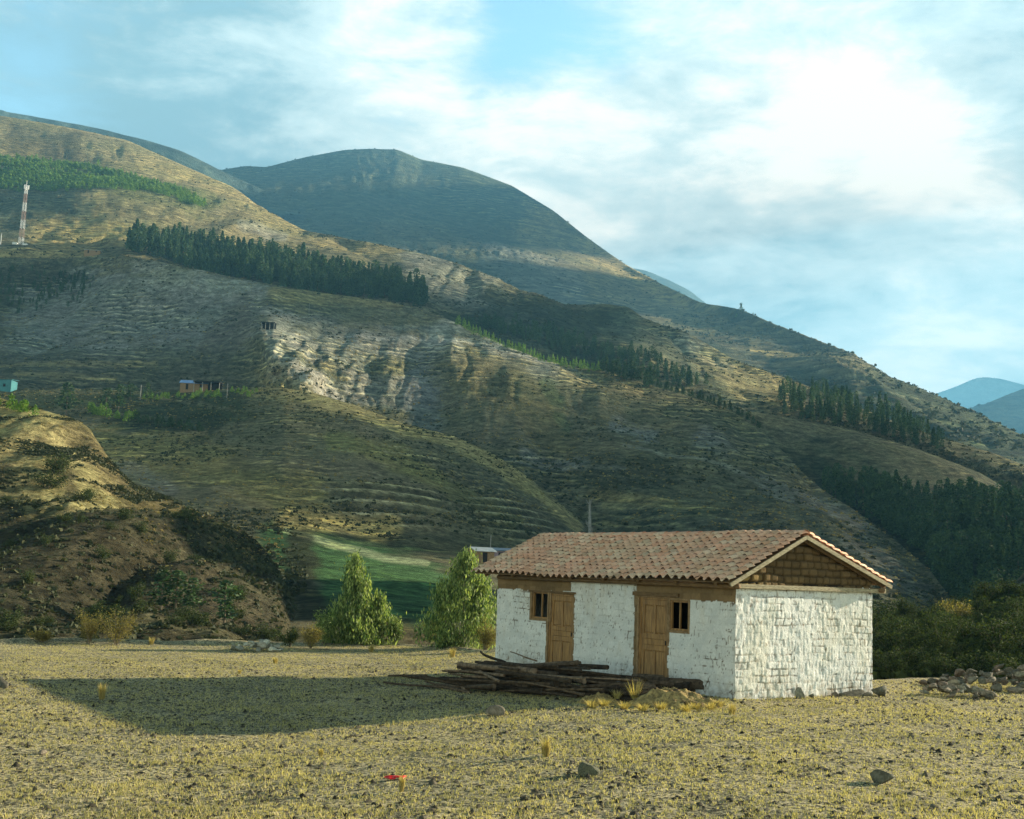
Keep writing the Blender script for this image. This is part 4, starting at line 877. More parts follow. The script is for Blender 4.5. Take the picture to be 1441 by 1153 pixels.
mound(948, 993, .85, .42, .30, -.12, 'long low mound of dry earth in front of the nearer door', 5)
mound(842, 990, .4, .3, .22, 0, 'small hump of earth at the right end of the log pile', 6)
for (x, y, w, h, lab) in ((893, 990, .32, .42, 'tall thin dry weeds on the left side of the long earth mound'), (868, 990, .26, .2, 'thin dry weeds between the two earth mounds')):
    o = obj('weeds', tuft(w, h, 60, lf_straw, int(x), 'weeds', .9)); put_px(o, x, y, .1); tag(o, lab, 'weeds')
for i, (x, y) in enumerate(((915, 990), (930, 1000), (955, 985), (978, 1000), (1000, 1000), (850, 995), (905, 1002), (965, 1003), (1012, 996), (832, 997), (878, 999), (940, 978))):
    o = obj('grass_tuft', tuft(.3, .16, 110, lf_straw, 400+i, spread=.9)); put_px(o, x, y, .03); tag(o, 'short straw tuft on the earth mound beside the log pile', 'grass tuft', 'tufts on the earth mounds')

# ------------------------------------------------------------------ log pile
def logs():
    a = G(800, 984); b = G(640, 968); ax = (b-a); L0 = np.linalg.norm(ax[:2]); ax = ax/L0; ax[2] = 0; ax /= np.linalg.norm(ax); cr = np.array([ax[1], -ax[0], 0]);
    if cr[1] < 0: cr = -cr
    g = random.Random(12)
    def log(c0, yaw, ln, r, z, tilt=0., name='log', lab='dark rough log in the pile in front of the house', grp='logs of the pile', bend=.03):
        d = ax*cos(yaw)+cr*sin(yaw); d = d+np.array([0, 0, tilt]); pts, rad = [], []; ph = g.random()*6
        for k in range(9):
            u = k/8-.5; q = c0+d*u*ln+cr*bend*ln*sin(u*5+ph)*.5+np.array([0, 0, bend*ln*.25*cos(u*7+ph)]); zz = float(ground_z(q[0], q[1])); pts.append(np.array([q[0], q[1], zz+z+tilt*u*ln])); rad.append(r*(1.12-.4*(u+.5))*(1+.12*g.random()))
        m = MB(); p0 = np.array(pts[4]); m.tube([p_-p0 for p_ in pts], rad, 9, .22, c=np.array((1, .88, .76))*g.choice((.35, .5, .7, 1, 1.6))); o = m.build(name, bark_dark, None, False, p0, True)
        tag(o, lab, name, grp); return o
    base = G(752, 974); dd = g.sample(range(128), 128)
    for k in range(128):
        u = -3.7+6.0*(dd[k]/127)+g.uniform(-.2, .2); c_ = g.uniform(-.95, .75); hm = .66*(1-(c_/1.15)**2)*(1-max(0, abs(u+.1)-.9)/3.2); z = .04+max(0, hm)*(k/128)
        if u < -1.5: c_ = c_*.4+.25-.05*u
        log(base+cr*c_+ax*u, g.gauss(0, .17)-(.32 if u < -1.4 else 0), g.uniform(1.2, 3.4) if u > -1.5 else g.uniform(.9, 1.7), g.choice((.018, .022, .028, .035, .045, .06)), z, g.gauss(0, .05), bend=g.choice((.02, .04, .09)))
    b2 = G(935, 972)
    for k in range(16):
        c_ = g.uniform(-.3, .3); log(b2+cr*c_+ax*g.uniform(-.5, .5), g.gauss(-.25, .12), g.uniform(.8, 1.5), g.choice((.035, .05, .07)), .04+.26*(k/16)*(1-abs(c_)*2), g.gauss(0, .03), bend=.04)
    for (x0, y0, ln, yaw, z, t_, r, lab) in ((700, 975, 1.8, .1, .55, .02, .02, 'thin bare branch lying across the top of the pile'), (575, 958, 2.1, .1, .12, -.06, .03, 'thin crooked branch reaching out at the left end of the pile'), (590, 968, 2.8, -.03, .05, 0, .028, 'long thin pole on the ground at the left foot of the pile'),
                                            (735, 962, .8, -.3, .62, .25, .016, 'short thin stick poking up from the top of the pile'), (690, 955, 1.6, .28, .52, .12, .035, 'forked branch sloping up at the back left of the pile'), (810, 975, 1.7, -.1, .55, -.03, .028, 'thin straight pole on the right top of the pile')):
        log(G(x0, y0), yaw, ln, r, z, t_, 'branch', lab, 'loose branches on the pile', .08)
logs()
# red litter
m_red = simple('red_plastic', (.55, .01, .012), (.75, .03, .02), 9, .4, spec=.5)
def litter():
    g = np.random.default_rng(3); n = 12; u = np.linspace(-1, 1, n); Xg, Yg = np.meshgrid(u, u); z = .035+.03*fbm(Xg*2.2, Yg*2.2, 0, 3, 6)+.03*(1-Xg**2)*(1-Yg**2)
    V = np.stack([Xg*.12*(1+.2*Yg), Yg*.06, z], -1).reshape(-1, 3); i = np.arange(n-1)[:, None]*n+np.arange(n-1)[None]; Fc = np.stack([i, i+1, i+n+1, i+n], -1).reshape(-1, 4)
    me = mesh('plastic_litter', V, Fc, m_red); o = obj('plastic_litter', me, None, G(557, 1098)); o.rotation_euler = (0, 0, .25); md = o.modifiers.new('s', 'SOLIDIFY'); md.thickness = .012
    tag(o, 'crumpled bit of bright red plastic lying on the dry grass', 'litter')
litter()

# ------------------------------------------------------------------ shrub hill on the right
BH, BHs = layer('hill', [
    [(1150, 1010, 30), (1900, 1010, 30)], [(1150, 965, 36), (1228, 962, 37), (1441, 958, 36), (1900, 950, 36)],
    [(1150, 930, 46), (1228, 925, 46), (1300, 910, 46), (1441, 900, 45), (1900, 890, 44)],
    [(1150, 905, 56), (1228, 890, 56), (1300, 880, 58), (1380, 866, 60), (1441, 850, 60), (1900, 800, 58)],
    [(1150, 888, 62), (1228, 872, 64), (1262, 866, 66), (1320, 862, 68), (1360, 850, 70), (1400, 834, 71), (1441, 828, 71), (1900, 760, 70)]],
    1150, 1900, m_near, (.05, .05, .022), [], (.35, 5), (.3, 4), .6, 3, 3, label='bushy knoll to the right behind the house')
SHR = []
for i in range(5):
    b_ = bush('shrub', 1.5, 1.15, 1500, (lf_scrub, lf_scrub, lf_scrub, lf_dry, lf_scrub)[i], 500+i, .085, .1, .5, 14); SHR.append(b_)
used = set()
def put_shrub(p, s, lab, grp, kinds=(0, 1, 2, 3, 4)):
    k = random.choice(kinds)
    if k in used: o = copy_tree(SHR[k])
    else: o = SHR[k]; used.add(k)
    o.location = [float(q) for q in p]; o.scale = (s*random.uniform(.85, 1.2), s*random.uniform(.85, 1.2), s*random.uniform(.75, 1.1)); o.rotation_euler = (0, 0, random.uniform(0, 6.28)); tag(o, lab, 'shrub', grp); return o
n = 0
while n < 255:
    x = random.uniform(1215, 1640); top = np.interp(x, [1228, 1262, 1320, 1360, 1400, 1441, 1500, 1640], [872, 866, 862, 850, 834, 828, 818, 795]); y = random.uniform(top+2, 958); p = surf(BHs, x, y)
    put_shrub(p-[0, 0, .12], random.uniform(.5, 1.05)*(.8 if y > 930 else 1.05), 'dark green shrub in the thicket on the knoll right of the house', 'shrubs on the right knoll', (0, 1, 2, 4)*14+(3,)); n += 1

# shrubs dotted over the near left hill
for k in range(85):
    x = random.uniform(-20, 430); y = random.uniform(610, 895); top = np.interp(x, [0, 100, 150, 230, 340, 392, 424], [575, 592, 645, 700, 748, 805, 890])
    if y < top+6 or (y < 700 and random.random() < .75) : continue
    p = surf(NLs, x, y); put_shrub(p-[0, 0, .15], random.uniform(.5, 1.3)*(.8 if y < 700 else .9), 'dark scrubby bush on the near left hill', 'bushes on the near left hill', (0, 1, 2, 4))
for x, y, s_, lab in ((83, 667, 2.2, 'round dark bush on the golden slope at left, the upper of two'), (68, 678, 2.1, 'round dark bush on the golden slope at left, the lower of two'), (120, 697, 1.4, 'small round bush at the lower rim of the golden slope')):
    o = put_shrub(surf(NLs, x, y)-[0, 0, .2], s_, lab, None, (0, 1, 2))
    if 'group' in o: del o['group']

# ------------------------------------------------------------------ far trees
def far_tree(kind, seed, n=420):
    g = np.random.default_rng(seed); t = MB(); t.tube([(0, 0, -.6), (0, 0, .5), (0.01, 0, .97)], [.016, .012, .003], 5)
    if kind == 'conifer': h = .06+.94*g.random(n)**.8; r = .13*np.clip(1.05-h, 0, 1)**.65*(.6+.5*g.random(n)); sz = .075
    elif kind == 'euc': h = .18+.82*g.random(n); r = (.14+.05*np.sin(h*9+seed))*np.sin(np.clip((h-.12)/.9, 0, 1)*pi)**.5*(g.random(n)**.5); sz = .06
    else: h = .02+.98*g.random(n); r = .42*(1-h)**.7*(.4+.6*g.random(n)); sz = .16
    a = g.random(n)*2*pi+seed; lump = 1+.35*np.sin(a*2+h*14+seed); C = np.stack([np.cos(a)*r*lump, np.sin(a)*r*lump, h], -1)
    V, Fc = leaves('c', C, sz, droop=.35 if kind != 'young' else .2, width=.6, up=1, seed=seed)
    nv = len(t.v); me = mesh(kind, np.concatenate([np.array(t.v), V]), t.f+[tuple(int(q)+nv for q in f) for f in Fc], None, mats=[bark, {'conifer': lf_conif, 'euc': lf_conif, 'young': lf_pine}[kind]], mi=[0]*len(t.f)+[1]*len(Fc)); return me
CON = [far_tree('conifer', 700+i) for i in range(5)]+[far_tree('euc', 720+i) for i in range(4)]; YNG = [far_tree('young', 740+i, 130) for i in range(3)]
lf_pale = leafmat('grey_green_foliage', (.06, .09, .045), (.16, .2, .1), .3, .7, .3)
def place(me, name, p, h, lab, cat, grp, w=1.):
    o = obj(name, me, None, p); o.scale = (h*w, h*w, h); o.rotation_euler = (random.uniform(-.03, .03), random.uniform(-.03, .03), random.uniform(0, 6.28)); tag(o, lab, cat, grp); return o
def forest(Ly, poly, n, hpx, lab, grp, seed, ms=CON, name='conifer', w=1., yo=0, stuff=None, jit=.35):
    """trees rooted inside a polygon of picture points on a hillside, farthest first; hpx: height in picture points"""
    g = random.Random(seed); P = np.array(poly, float); out = []
    def inside(x, y):
        c = False; j = len(P)-1
        for i in range(len(P)):
            if (P[i, 1] > y) != (P[j, 1] > y) and x < (P[j, 0]-P[i, 0])*(y-P[i, 1])/(P[j, 1]-P[i, 1])+P[i, 0]: c = not c
            j = i
        return c
    while len(out) < n:
        x, y = g.uniform(P[:, 0].min(), P[:, 0].max()), g.uniform(P[:, 1].min(), P[:, 1].max())
        if inside(x, y): p = surf(Ly, x, y+yo); h = hpx*np.hypot(p[0], p[1])/F*g.uniform(1-jit, 1+jit*.6)*(1.18 if g.random() < .12 else 1)*(.8+.5*float(vnoise(p[0]/25, p[1]/25, 0, 3))); out.append((p, h))
    if stuff:
        Vs, Fs, Ms, nb = [], [], [], 0
        for p, h in out:
            me = g.choice(ms); co = np.zeros(len(me.vertices)*3, np.float32); me.vertices.foreach_get('co', co); co = co.reshape(-1, 3); a = g.random()*6; c, s = cos(a), sin(a)
            V = np.stack([(co[:, 0]*c-co[:, 1]*s)*h*w, (co[:, 0]*s+co[:, 1]*c)*h*w, co[:, 2]*h], -1)+p; Vs.append(V)
            q = np.array([list(pl.vertices) for pl in me.polygons if len(pl.vertices) == 4 and pl.material_index == 1]); Fs.append(q+nb); nb += len(co)
        o = obj(name, mesh(name, np.concatenate(Vs), np.concatenate(Fs), ms[0].materials[1])); tag(o, lab, stuff, kind='stuff'); return
    for p, h in out: place(g.choice(ms), name, p-[0, 0, h*.02], h, lab, 'tree', grp, w)
random.seed(41)
forest(ULs, [(175, 345), (200, 340), (330, 352), (450, 372), (540, 388), (600, 425), (600, 440), (540, 425), (450, 416), (380, 406), (300, 388), (240, 374), (180, 364)], 150, 28, 'slim dark conifer in the plantation on the ridge above the scree', 'conifers of the ridge plantation', 1, w=1.15)
forest(M3s, [(1150, 690), (1180, 690), (1300, 712), (1441, 730), (1530, 750), (1530, 860), (1441, 860), (1345, 850), (1310, 804), (1260, 760), (1200, 722), (1155, 700)], 150, 40, 'tall dark conifer in the shaded wood in the right hand gully', 'conifers of the gully wood', 2, w=1.05)
forest(M3s, [(1150, 690), (1180, 690), (1300, 712), (1441, 730), (1530, 750), (1530, 860), (1441, 860), (1345, 850), (1310, 804), (1260, 760), (1200, 722), (1155, 700)], 620, 38, 'mass of smaller dark trees filling the right hand gully wood', None, 3, name='woodland', stuff='woodland', w=1.15)
forest(ULs, [(175, 345), (200, 340), (330, 352), (450, 372), (540, 388), (600, 425), (600, 440), (540, 425), (450, 416), (380, 406), (300, 388), (240, 374), (180, 364)], 820, 25, 'mass of dark trees filling the ridge plantation', None, 4, name='woodland', stuff='woodland', w=1.)
forest(ULs, [(1095, 560), (1160, 548), (1200, 560), (1300, 600), (1330, 640), (1300, 640), (1200, 608), (1100, 588)], 200, 22, 'grey green young wood on the slope below the long ridge', None, 5, name='woodland', stuff='woodland', w=1.)
forest(ULs, [(1150, 545), (1200, 538), (1200, 556), (1160, 556)], 16, 16, 'dark cluster of conifers at the top of the grey green wood', None, 15, name='woodland', stuff='woodland', w=1.3)
forest(ULs, [(640, 465), (720, 455), (800, 470), (860, 500), (1000, 545), (960, 556), (850, 520), (700, 478)], 260, 15, 'dark low wood in the gully behind the road ridge', None, 6, name='woodland', stuff='woodland', w=1.3)
forest(MBs, [(842, 520), (880, 524), (922, 540), (920, 548), (860, 530)], 34, 24, 'dark tree in the small clump on the crest of the main hill', 'clump on the crest', 7, w=1.3)
forest(MBs, [(0, 375), (105, 378), (140, 395), (100, 425), (0, 430)], 120, 8, 'rows of dark little trees below the mast', None, 8, name='woodland', stuff='woodland', w=1.4)
forest(ULs, [(-120, 218), (0, 214), (60, 218), (130, 232), (200, 250), (292, 290), (280, 293), (200, 276), (100, 268), (0, 262), (-120, 262)], 3200, 7, 'plantation of bright green young pines on the golden upper hill', None, 9, ms=YNG, name='pine_plantation', stuff='plantation', w=1.)
for k in range(56):                                             # young trees along the road ridge
    x = 640+k*3.7+random.uniform(-1, 1); y = np.interp(x, [640, 700, 760, 850], [455, 483, 507, 523])+random.uniform(-1, 3); p = surf(MBs, x, y); place(random.choice(YNG), 'young_tree', p, random.uniform(8, 15)*np.hypot(p[0], p[1])/F, 'young green tree in the line along the road ridge', 'tree', 'young trees along the road ridge', .6)
for k in range(30):
    x = 925+k*5+random.uniform(-2, 2); y = np.interp(x, [920, 960, 1040, 1080], [541, 555, 580, 590])+random.uniform(-1, 2); p = surf(MBs, x, y); place(random.choice(CON), 'conifer', p, random.uniform(8, 15)*np.hypot(p[0], p[1])/F, 'small dark tree in the line running down the crest of the main hill', 'tree', 'small trees down the crest', 1.8)
p = surf(DOME, 1043, 438); place(CON[6], 'tree', p, 16*1600/F, 'lone dark tree on the skyline of the right shoulder', 'tree', None, 1.2)
p = surf(DOME, 1037, 438); place(YNG[0], 'bush', p, 6*1600/F, 'low bush just left of the lone skyline tree', 'bush', None, 1.)
VT = [(92, 588, 44, CON[5], 1.9, 'tallest pale eucalyptus by the farm, at left', 'tree'), (148, 580, 28, CON[6], 2.1, 'round tree left of the twin trees by the farm', 'tree'), (167, 582, 36, CON[7], 1.5, 'slim pale tree of the twin trees by the farm', 'tree'), (182, 566, 22, CON[8], 2.2, 'dark round tree right of the twin trees', 'tree'), (206, 570, 26, CON[5], 1.3, 'thin pale tree near the utility pole', 'tree'),
      (228, 845, 56, CON[5], 2.0, 'dark leafy tree at the foot of the near left hill, leftmost of the group', 'tree'), (248, 845, 52, CON[6], 2.2, 'dark leafy tree at the foot of the near left hill, second of the group', 'tree'), (268, 850, 46, CON[7], 2.2, 'dark leafy tree at the foot of the near left hill, third of the group', 'tree'), (316, 866, 62, CON[8], 2.0, 'separate dark round topped tree at the foot of the near left hill', 'tree')]
for x, y, hp_, me, w, lab, cat in VT:
    p = surf(NLs if y > 700 else MFs, x, y); place(me, 'tree', p, hp_*np.hypot(p[0], p[1])/F, lab, cat, None, w)
for (x0, y0, x1, y1, n_, ms, hh, lab) in ((125, 582, 190, 592, 26, YNG, 13, 'green hedge bush below the farm trees'), (200, 566, 360, 552, 44, YNG, 9, 'bush in the hedge by the farm'), (190, 590, 290, 606, 30, CON, 12, 'dark bush on the bank below the farm'), (-10, 548, 48, 572, 16, YNG, 16, 'bright bush on top of the golden hill at left')):
    for k in range(n_):
        u = random.random(); x, y = x0+(x1-x0)*u, y0+(y1-y0)*u+random.uniform(-3, 4); Ly = NLs if x1 == 48 else MFs; p = surf(Ly, x, y+(14 if x1 == 48 else 0)); place(random.choice(ms), 'bush', p, hh*random.uniform(.6, 1.1)*np.hypot(p[0], p[1])/F, lab, 'bush', lab.replace('bush', 'bushes'), 1.2 if ms is YNG else 2.4)

# ------------------------------------------------------------------ small far buildings, mast, poles
m_metalw = simple('white_painted_steel', (.6, .6, .6), (.75, .75, .74), 3, .6); m_redp = simple('red_painted_steel', (.3, .2, .17), (.38, .27, .23), 3, .6)
m_blue = simple('blue_sheet_roof', (.08, .18, .4), (.16, .28, .5), 1, .5); m_teal = simple('teal_sheet_roof', (.03, .14, .16), (.05, .2, .22), 1, .5); m_tin = simple('grey_sheet_roof', (.3, .34, .36), (.5, .52, .52), 1, .5)
m_tealblue = simple('dull_blue_sheet', (.08, .13, .2), (.14, .2, .27), 1, .6); m_pink = simple('faded_pink_sheet', (.22, .15, .17), (.3, .22, .24), 1, .7); m_pole = simple('weathered_pole', (.2, .19, .17), (.34, .33, .3), 2)
def mast():
    p = surf(ULs, 30, 338)-[0, 0, 1]; r = math.hypot(p[0], p[1]); h = 84*r/F; root = obj('lattice_mast', None, None, p); tag(root, 'red and white lattice telecom mast on the upper left hill', 'mast')
    w0, w1 = 1.15, .6; nb = 7
    for b in range(nb):
        m = MB(); z0, z1 = h*b/nb, h*(b+1)/nb*.999
        cor = lambda z: [np.array([sx*(w0+(w1-w0)*z/h), sy*(w0+(w1-w0)*z/h), z]) for sx, sy in ((-1, -1), (1, -1), (1, 1), (-1, 1))]
        for q in range(2):
            za, zb = z0+(z1-z0)*q/2, z0+(z1-z0)*(q+1)/2; A, B = cor(za), cor(zb)
            for k in range(4):
                m.tube([A[k], B[k]], .09, 4); m.tube([A[k], B[(k+1) % 4]], .05, 4); m.tube([A[(k+1) % 4], B[k]], .05, 4); m.tube([B[k], B[(k+1) % 4]], .05, 4)
        m.build('mast_section', m_metalw if b % 2 == 0 else m_redp, root)
    m = MB()
    for k in range(3): a = k*2.1; m.box((1.3*cos(a), 1.3*sin(a), h-2.6), (1, 0, 0), (0, 1, 0), (0, 0, 1), -.25, .25, -.25, .25, 0, 2.6)
    m.build('antenna_panels', m_metalw, root); m = MB(); m.tube([(0, 0, h-1), (0, 0, h+3)], .12, 5); m.build('lightning_rod', m_metalw, root)
    o = MB(); o.box((0, 0, 0), (1, 0, 0), (0, 1, 0), (0, 0, 1), -4.5, -1.5, -2, 1, -.5, 1.8); o.box((0, 0, 0), (1, 0, 0), (0, 1, 0), (0, 0, 1), 1.8, 4.5, -2, 0, -.5, 1.3); q = o.build('equipment_cabin', m_white, root)
    m = MB(); p2 = surf(ULs, 1, 338); m.tube([(0, 0, -1), (0, 0, 6)], .2, 6); m.tube([(0, 0, 6), (0, 0, 7)], .08, 5); o = m.build('pole', m_metalw, None, False, p2); tag(o, 'short pale pole at the left edge of the picture beside the telecom mast', 'pole')
mast()
def hut(name, Ly, px, py, w, d, h, rise, ang, wallm, roofm, lab, over=.3, openings=2, sink=.6, mono=False):
    p = surf(Ly, px, py); root = obj(name, None, None, p); root.rotation_euler = (0, 0, ang); tag(root, lab, name.split('_')[-1])
    X_, Y_, Z_ = (1, 0, 0), (0, 1, 0), (0, 0, 1); m = MB(); m.box((0, 0, 0), X_, Y_, Z_, -w/2, w/2, -d/2, d/2, -sink-1.5, h, .01)
    if not mono: m.add([(-w/2+.01, -d/2, h), (-w/2+.01, d/2, h), (-w/2+.01, 0, h+rise*.92), (w/2-.01, -d/2, h), (w/2-.01, d/2, h), (w/2-.01, 0, h+rise*.92)], [(0, 2, 1), (3, 4, 5)])
    m.build('wall', wallm, root); m = MB(); W2_ = w/2+over
    if mono: m.add([(-W2_, -d/2-over, h+.05), (W2_, -d/2-over, h+.05), (W2_, d/2+over, h+rise), (-W2_, d/2+over, h+rise), (-W2_, -d/2-over, h+.15), (W2_, -d/2-over, h+.15), (W2_, d/2+over, h+rise+.1), (-W2_, d/2+over, h+rise+.1)], [(3, 2, 1, 0), (4, 5, 6, 7), (0, 1, 5, 4), (2, 3, 7, 6), (1, 2, 6, 5), (3, 0, 4, 7)])
    else:
        for s in (-1, 1): m.add([(-W2_, s*(d/2+over), h-.1), (W2_, s*(d/2+over), h-.1), (W2_, 0, h+rise), (-W2_, 0, h+rise), (-W2_, s*(d/2+over), h), (W2_, s*(d/2+over), h), (W2_, 0, h+rise+.1), (-W2_, 0, h+rise+.1)], [(0, 1, 2, 3), (7, 6, 5, 4), (0, 4, 5, 1), (1, 5, 6, 2), (0, 3, 7, 4)])
    m.build('roof', roofm, root)
    for k in range(openings):
        m = MB(); x = (k-(openings-1)/2)*w/max(openings, 1); m.box((x, -d/2, 0), X_, Y_, Z_, -.4, .4, -.03, .03, (0 if k == 0 else .9), min(1.9, h-.2)); m.build('door' if k == 0 else 'window', m_dark, root)
    return root
hut('farm_building', MFs, 275, 545, 9, 5, 2.2, 1.2, .1, m_mud, m_blue, 'adobe farmhouse with a bright blue sheet roof on the terrace at left')
def shelter(Ly, px, py, w, d, h, lab):
    p = surf(Ly, px, py); root = obj('open_shelter', None, None, p); tag(root, lab, 'shelter'); X_, Y_, Z_ = (1, 0, 0), (0, 1, 0), (0, 0, 1)
    m = MB(); m.box((0, 0, 0), X_, Y_, Z_, -w/2, w/2, -d/2, d/2, h, h+.3); m.build('roof', m_dark, root); m = MB(); m.box((0, 0, 0), X_, Y_, Z_, -w/2+.2, w/2-.2, d/2-.4, d/2-.1, -1, h-.01); m.build('back_wall', m_dark, root)
    for k in range(4): m = MB(); m.box((-w/2+.3+k*(w-.6)/3, -d/2+.3, 0), X_, Y_, Z_, -.1, .1, -.1, .1, -1.5, h-.01); m.build('post', m_pole, root)
shelter(MFs, 293, 543, 9, 4, 2.6, 'dark open sided shelter right of the blue roofed farmhouse')
shelter(MBs, 377, 462, 6, 4, 3.0, 'small dark hut on the end of the road cut above the pale spur')
hut('farm_building', MFs, 0, 537, 9, 5, 3.2, .6, 0, m_teal, m_teal, 'teal sheet metal building cut by the left edge of the picture', mono=True)
hut('ruined_cabin', ULs, 132, 359, 9, 5, 1.8, .3, .1, m_mud, m_tin, 'low stone building on the golden bench right of the mast', mono=True)
hut('village_house', MFs, 676, 797, 3.2, 3, 1.7, .5, .5, m_mud, m_tin, 'grey roofed shack in the valley peeping out over the eucalyptus', openings=1)
hut('village_house', MFs, 699, 793, 3.6, 2.6, 1.6, .5, -.2, m_pink, m_tealblue, 'blue and pink sheet metal shack right behind the house roof', mono=True)
def pole(Ly, px, py, hpx, r, lab, name='utility_pole', mat=None, arm=True):
    p = surf(Ly, px, py); h = hpx*np.hypot(p[0], p[1])/F; m = MB(); m.tube([(0, 0, -1), (0, 0, h)], [r, r*.75], 7)
    if arm: m.tube([(-.8, 0, h*.93), (.8, 0, h*.93)], .06, 5)
    o = m.build(name, mat or m_pole, None, False, p); tag(o, lab, 'pole')
pole(MFs, 196, 567, 20, .16, 'wooden utility pole among the farm trees'); pole(MFs, 690, 777, 20, .10, 'thin pole behind the valley shacks', arm=False); pole(MBs, 809, 757, 22, .14, 'thin pole just above the left end of the roof ridge', arm=False); pole(MFs, 320, 560, 20, .1, 'short post in the farm hedge', arm=False)
pole(MBs, 345+90, 440, 16, .1, 'lone post on the crest behind the road cut', arm=False)
def snag():
    p = surf(MBs, 829, 775); h = 74*np.hypot(p[0], p[1])/F; m = MB(); g = random.Random(2); m.tube([(0, 0, -1), (.1, 0, h*.5), (-.1, 0, h)], [.55, .45, .25], 7, .2)
    for k in range(26):
        z = h*g.uniform(.1, 1); a = g.random()*6.28; l = g.uniform(.5, 1.2); m.tube([(0, 0, z), (cos(a)*l*.6, sin(a)*l*.6, z+l*.6), (cos(a)*l, sin(a)*l, z+l*1.3)], [.12, .09, .04], 4)
    o = m.build('bare_tree', m_pole, None, False, p); tag(o, 'pollarded bare grey trunk rising behind the roof ridge', 'tree')
snag()
def lamp():
    p = surf(MFs, 630, 855); s = np.hypot(p[0], p[1])/F; m = MB(); h = 26*s; m.tube([(0, 0, -.5), (0, 0, h*.6), (-3*s, 0, h)], .09, 7); root = m.build('post', m_iron, None, False, p); tag(root, 'dark leaning post with a round head in the green field', 'post')
    m = MB(); m.tube([(-8*s, 0, h*.93), (-1*s, 0, h*1.06)], [4*s, 3*s], 12); m.build('head', m_iron, root)
lamp()

# ------------------------------------------------------------------ scrub speckling the slopes
def scrub_cover(Ly, n, size, seed, name, lab, mat, thr=0., yr=None, flat=.6):
    xs, PY, P = Ly; g = np.random.default_rng(seed); A = P.reshape(-1, 3); px = np.broadcast_to(xs, PY.shape).ravel(); py = PY.ravel()
    ok = (px > -30) & (px < 1475) & (py < 960)
    if yr is not None: ok &= yr(px, py)
    idx = np.nonzero(ok)[0]; idx = g.choice(idx, n*4); p = A[idx]; sc = size*8
    m = fbm(p[:, 0]/sc/3, p[:, 1]/sc/3, p[:, 2]/sc, 4, seed) > thr-.25*g.random(len(p)); p = p[m][:n]; n = len(p)
    s_ = size*(.35+.9*g.random(n)**2); K = 7; off = g.normal(size=(n, K, 3)); off /= np.linalg.norm(off, axis=2)[..., None]; off[..., 2] = abs(off[..., 2])*flat
    C = (p[:, None]+off*s_[:, None, None]*.42).reshape(-1, 3); V, Fc = leaves('c', C, 1., droop=.1, width=.8, seed=seed); V = V.reshape(-1, 4, 3); c = C[:, None]
    V = (c+(V-c)*np.repeat(s_, K)[:, None, None]*.55).reshape(-1, 3)
    tag(obj(name, mesh(name, V, Fc, mat)), lab, 'scrub', kind='stuff')
sc_dark = leafmat('slope_scrub', (.025, .035, .018), (.075, .08, .035), .15, .8, .1); sc_dry = leafmat('slope_bunch_grass', (.16, .13, .05), (.38, .30, .12), .25, .8, .1)
scrub_cover(MBs, 9000, 1.5, 1, 'scrub', 'small dark scrub dotted over the main hill', sc_dark, .02)
scrub_cover(MFs, 7000, 1.0, 2, 'scrub', 'small dark scrub dotted over the terraced spur', sc_dark, .05, lambda x, y: (y < 765) | (x < 430))
scrub_cover(MFs, 9000, .6, 3, 'bunch_grass', 'pale bunch grass on the terraced spur', sc_dry, .05, lambda x, y: (y < 750) | (x < 400))
scrub_cover(MBs, 9000, .9, 4, 'bunch_grass', 'pale bunch grass on the main hill', sc_dry, .05)
scrub_cover(ULs, 7000, 2.2, 5, 'scrub', 'small dark scrub dotted over the upper left hill', sc_dark, .05)
scrub_cover(NLs, 3600, .5, 6, 'scrub', 'dark scrub clumps over the near left hill', sc_dark, -.1, lambda x, y: y > 690)
scrub_cover(NLs, 3500, .5, 7, 'scrub', 'low dark scrub on the golden slope', sc_dark, .1, lambda x, y: y <= 700)
scrub_cover(NLs, 2500, .25, 8, 'bunch_grass', 'dry bunch grass over the near left hill', sc_dry, 0, lambda x, y: (y < 720) | ((x > 200) & (y < 800)))
scrub_cover(BHs, 5000, .5, 9, 'scrub', 'undergrowth between the shrubs of the right knoll', lf_scrub, -.3, lambda x, y: x > 1180)
scrub_cover(DOME, 5000, 5, 10, 'scrub', 'dark scrub patches on the dome mountain', sc_dark, .05)

scrub_cover(NLs, 900, .7, 21, 'scrub', 'scrub along the right edge of the near left hill', sc_dark, 0., lambda x, y: (x > 225) & (y > np.interp(x, [225, 290, 345, 392, 424, 450], [694, 720, 745, 798, 890, 960])) & (y < 60+np.interp(x, [225, 290, 345, 392, 424, 450], [694, 720, 745, 798, 890, 960])))

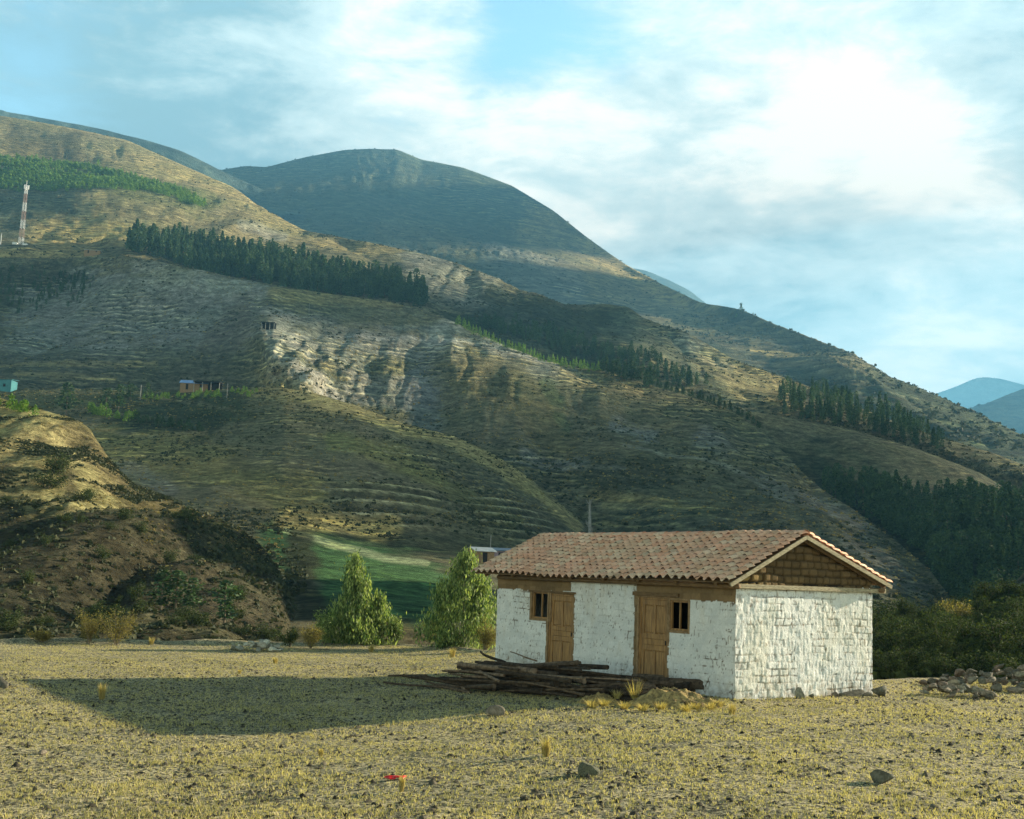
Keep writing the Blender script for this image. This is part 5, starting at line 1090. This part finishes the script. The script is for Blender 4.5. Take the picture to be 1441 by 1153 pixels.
# ------------------------------------------------------------------ unseen clouds added right of the view to shade parts of the land
m_cloud = simple('cloud_white', (.78, .8, .82), (.85, .86, .86), .002, 1., spec=0)
def shade_cloud(Ly, px, py, rx, rz, seed, t=7000, ry=None):
    import bmesh
    p = surf(Ly, px, py)+SUN*t; bm = bmesh.new(); bmesh.ops.create_icosphere(bm, subdivisions=5, radius=1); V = np.array([v.co[:] for v in bm.verts]); Fc = np.array([[v.index for v in f.verts] for f in bm.faces]); bm.free()
    V = V*(1+.55*fbm(V[:, 0]*1.6+seed, V[:, 1]*1.6, V[:, 2]*1.6, 5, seed))[:, None]; V[:, 2] = np.where(V[:, 2] < -.3, -.3+(V[:, 2]+.3)*.3, V[:, 2])
    side = np.array([-SUN[1], SUN[0], 0]); side /= np.linalg.norm(side); fwd = np.array([side[1], -side[0], 0])
    V = side*(V[:, 0]*rx)[:, None]+fwd*(V[:, 1]*(ry or rx*.8))[:, None]+np.array([0, 0, 1.])*(V[:, 2]*rz)[:, None]
    tag(obj('shade_cloud', mesh('shade_cloud', V, Fc, m_cloud, True), None, p), 'one of the unseen clouds added to shade the land', kind='structure')
shade_cloud(DOME, 520, 300, 620, 130, 3); shade_cloud(DOME, 700, 400, 330, 60, 13)
shade_cloud(MBs, 180, 440, 75, 38, 5); shade_cloud(MBs, 1000, 660, 150, 40, 6, ry=80); shade_cloud(ULs, 740, 450, 130, 30, 8)

# ------------------------------------------------------------------ the air
def haze():
    x0, x1, y0, y1, z0, z1 = -4500, 5600, -60, 9600, -75, 1250
    V = [(x, y, z) for x in (x0, x1) for y in (y0, y1) for z in (z0, z1)]
    Fc = [(0, 1, 3, 2), (4, 6, 7, 5), (0, 4, 5, 1), (2, 3, 7, 6), (0, 2, 6, 4), (1, 5, 7, 3)]
    m = bpy.data.materials.new('air'); m.use_nodes = True; N = m.node_tree.nodes; N.clear(); out = N.new('ShaderNodeOutputMaterial'); v = N.new('ShaderNodeVolumePrincipled')
    v.inputs['Color'].default_value = (.21, .58, .95, 1); v.inputs['Density'].default_value = 1.4e-4; v.inputs['Anisotropy'].default_value = .1
    m.node_tree.links.new(v.outputs[0], out.inputs['Volume'])
    tag(obj('haze', mesh('haze', V, Fc, m)), 'pale blue haze of the far valley air', 'haze', kind='stuff')
haze()
S.cycles.denoising_prefilter = 'NONE'; S.cycles.volume_bounces = 0; S.cycles.max_bounces = 6; S.cycles.transparent_max_bounces = 8
